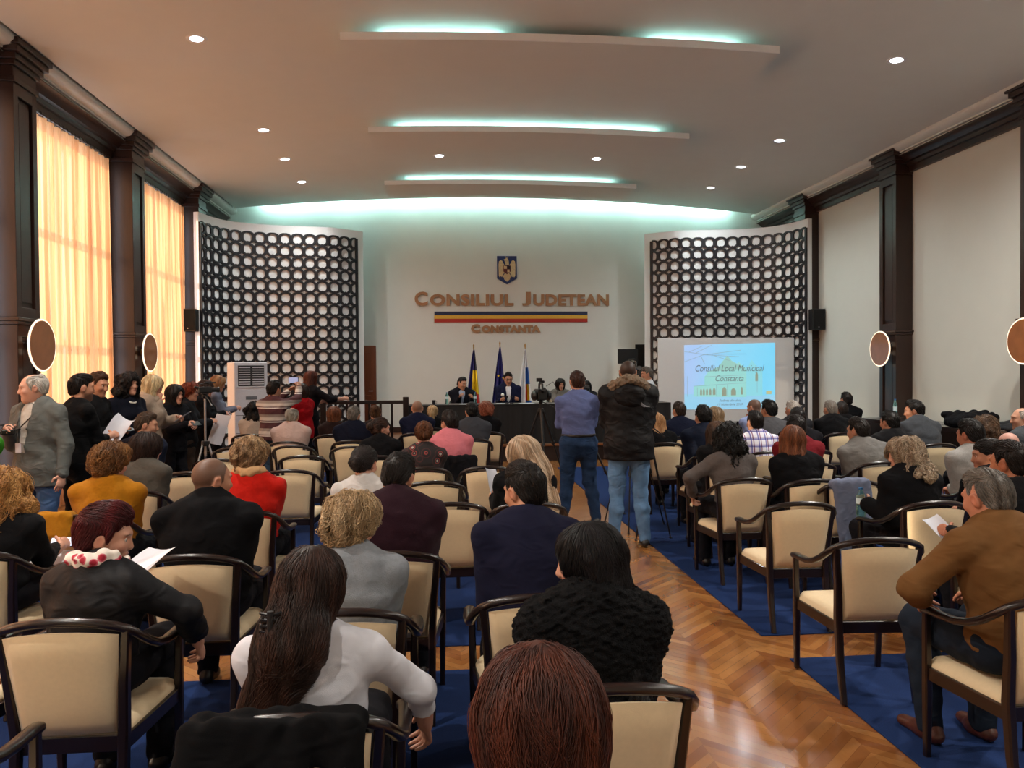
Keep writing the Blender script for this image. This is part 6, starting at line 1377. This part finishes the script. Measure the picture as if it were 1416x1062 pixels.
sheet(grip(P['P2'], 1, 0.13, 0.0), 0.21, 0.297, RZ(-30) @ RX(35) @ RY(20), 'folded white paper in the hand of the bearded man', curl=0.06)
sheet(grip(P['P8'], 1, 0.12, 0.02) + Vector((0.02, 0, -0.12)), 0.30, 0.42, RZ(-50) @ RX(68) @ RY(14), 'large white sheet held by the copper-haired woman', curl=0.01)
sheet(grip(P['P6'], -1, 0.1, 0.0), 0.10, 0.2, RZ(-80) @ RX(30), 'small white leaflet held by the blond woman in beige', curl=0.01)
phone(grip(P['P3'], 1, 0.1, 0.02), RZ(-100) @ RX(60), 'black phone in the hands of the smiling brown-haired man', False)
phone(grip(P['P7'], 1, 0.1, 0.02), RZ(-110) @ RX(50), 'phone in the hand of the woman with the black bob')
phone(grip(P['P12'], 1, 0.11, 0.0) + Vector((-0.09, 0.03, 0.03)), RZ(-22), 'bright phone held up by the man in the striped sweater', True, 1.15, emat('phone_view', '#7f9fd8', 0.45))
phone(grip(P['S19'], 1, 0.09, 0.02), RZ(15) @ RX(-50), 'phone in the lap of the golden-haired woman', True)
phone(grip(P['P9'], 1, 0.1, 0.02), RZ(-80) @ RX(40), 'white phone in the hands of the woman in black by the tripod')
cm = video_camera(*(grip(P['P1'], 1, 0.09, 0.03) - Vector((0, 0, 0.05))), 110, 'small black camera held at the chest by the old man', 0.42, False)
sheet(grip(P['R24'], -1, 0.09, 0.0), 0.12, 0.17, RZ(20) @ RX(30) @ RY(-15), 'white leaflet above the lap of the man in black, beside the brown jacket', curl=0.015)
sheet(see(196, 786, 3.42), 0.21, 0.28, RZ(-30) @ RX(18) @ RY(-10), 'white papers on the lap of the red-haired woman', curl=0.02)
sheet(world(P['S19'], V3(0.12, 0.36, 0.672)), 0.19, 0.22, RX(6), 'white papers on the lap of the golden-haired woman', curl=0.01)
sheet(grip(P['S26'], -1, 0.08, 0.0) + Vector((0, 0.03, 0.07)), 0.17, 0.22, RZ(35) @ RX(60) @ RY(25), 'white sheet held before the blond woman with long hair', curl=0.02)
b = grip(P['R21'], -1, 0.06, 0.03); bottle(b.x - 0.02, b.y, b.z - 0.1, 'small teal water bottle held by the curly-haired woman', 0.2)
mi = empty('microphone', (0, 0, 0), 'hand microphone with white foam held by the councillor in glasses', 'microphone'); g = grip(P['T2'], 1, 0.07, 0.02); mi.location = g
MB().sweep([(0, 0, -0.09), (0, 0, 0.06)], [0.011, 0.016], n=12).build('handle', M_black, mi); MB().sphere((0, 0, 0.09), 0.034).build('foam_head', mat('white_foam', '#d8d4d0', 0.95), mi)
ln = MB(); S = P['P1']
def strap(a, b, c_): ln.sweep([world(S, a), world(S, b), world(S, c_)], 0.006, 0.002, n=6)
# claw clip in the brown hair
S = P['S22']; c = MB(); o = Vector(S['hc'] + S['Rh'] @ V3(-0.035, -0.168, -0.07))
for k in range(6):
    for s in (-1, 1): c.sweep([o + Vector((s * 0.005, -0.012, 0.04 - k * 0.016)), o + Vector((s * 0.026, -0.006, 0.042 - k * 0.016)), o + Vector((s * 0.034, 0.02, 0.038 - k * 0.016))], 0.0045, n=6)
c.sweep([o + Vector((0, -0.014, 0.05)), o + Vector((0, -0.016, -0.05))], 0.009, n=8); c.build('hair_clip', M_black, S['root'])
# badge of the old man
S = P['P1']; b = MB(); c0 = S['chest'] + S['fw'] * 0.215 - S['ax'] * 0.02 - S['up'] * 0.12
b.box((c0[0] - 0.03, c0[1], c0[2] - 0.08), (c0[0] + 0.03, c0[1] + 0.004, c0[2])); b.build('name_badge', M_paper, S['root'], smooth=False)
b = MB(); 
for s in (-1, 1): b.sweep([Vector(S['nb'] + S['ax'] * s * 0.075 + S['up'] * 0.03), Vector(S['nb'] + S['ax'] * s * 0.06 + S['fw'] * 0.13 - S['up'] * 0.08), Vector(S['chest'] + S['fw'] * 0.205 + S['ax'] * s * 0.02), Vector(c0)], 0.006, n=6)
b.build('lanyard', M_black, S['root'])
# necklace of the woman in navy
S = P['P4']; b = MB(); 
for k in range(17):
    a = PI * (k / 16); q = S['nb'] + S['up'] * (0.03 - 0.07 * math.sin(a)) + S['ax'] * 0.075 * math.cos(a) + S['fw'] * (0.02 + 0.09 * math.sin(a)); b.sphere(q, 0.011, nu=8, nv=6)
b.build('necklace', mat('pearl', '#d8d0c8', 0.3), S['root'])
# logo patch on the parka shoulder: two short grey strokes
S = P['C2']; bpy.context.view_layer.update(); jk = [o for o in S['root'].children if o.name.startswith('padded_jacket')][0]; mi_ = jk.matrix_world.inverted()
org = mi_ @ Vector((0, 0, H)); pts = []; b = MB()
def on_jacket(px, py):
    q = mi_ @ (Vector((0, 0, H)) + ray(px, py) * 9); ok, loc, nor, _ = jk.ray_cast(org, (q - org).normalized()); return (loc + nor * 0.003) if ok else None
for k in range(3):
    arc = [on_jacket(886 + (15 - 4 * k) * (1 - math.cos(a)) * 0.9, 553 + 2.2 * k + (4 + 6.5 * 0.9) * math.sin(a) * (1 - 0.22 * k)) for a in np.linspace(0.15, 1.45, 6)]
    arc = [a for a in arc if a]
    if len(arc) > 2: b.sweep(arc, 0.006, 0.003, n=6)
b.build('shoulder_mark', mat('mark_grey', '#9a9aa0', 0.6), S['root'])
# ---- tripods and cameras
t = see(283, 520, 9.4); tripod('camera_tripod', t.x, 9.4, 1.45, 'slim silver tripod with small camera before the woman in black', 0.3, M_metal, 20, 0.55); video_camera(t.x, 9.4, 1.5, -60, 'small black camera on the silver tripod', 0.6, False)
t = see(748, 560, 12.7); tripod('camera_tripod', t.x, 12.7, 1.2, 'sturdy black tripod before the council table', 0.45, None, 60, 0.12, th=0.022); video_camera(t.x, 12.7, 1.252, 3, 'large black television camera facing the council table', 1.5, False, True)
t = see(806, 600, 9.1); tripod('camera_tripod', t.x, 9.15, 1.36, 'black tripod before the man in the blue shirt', 0.5, None, 15, 0.3); t2 = see(795, 540, 9.15); video_camera(t.x, 9.1, 1.41, 5, 'black camcorder with lit screen before the blue shirt', 1.1, True)
t = see(880, 600, 8.3); tripod('camera_tripod', t.x - 0.05, 8.3, 1.57, 'black tripod before the man in the parka', 0.38, None, 40, 0.3); video_camera(t.x - 0.05, 8.25, 1.62, 5, 'black camcorder with lit screen before the parka', 1.1, True)
t = see(925, 660, 7.3); tripod('camera_tripod', t.x - 0.08, 7.75, 1.15, 'folded black tripod standing at the aisle chairs', 0.22, None, 10, 0.2)
bpy.context.view_layer.update()
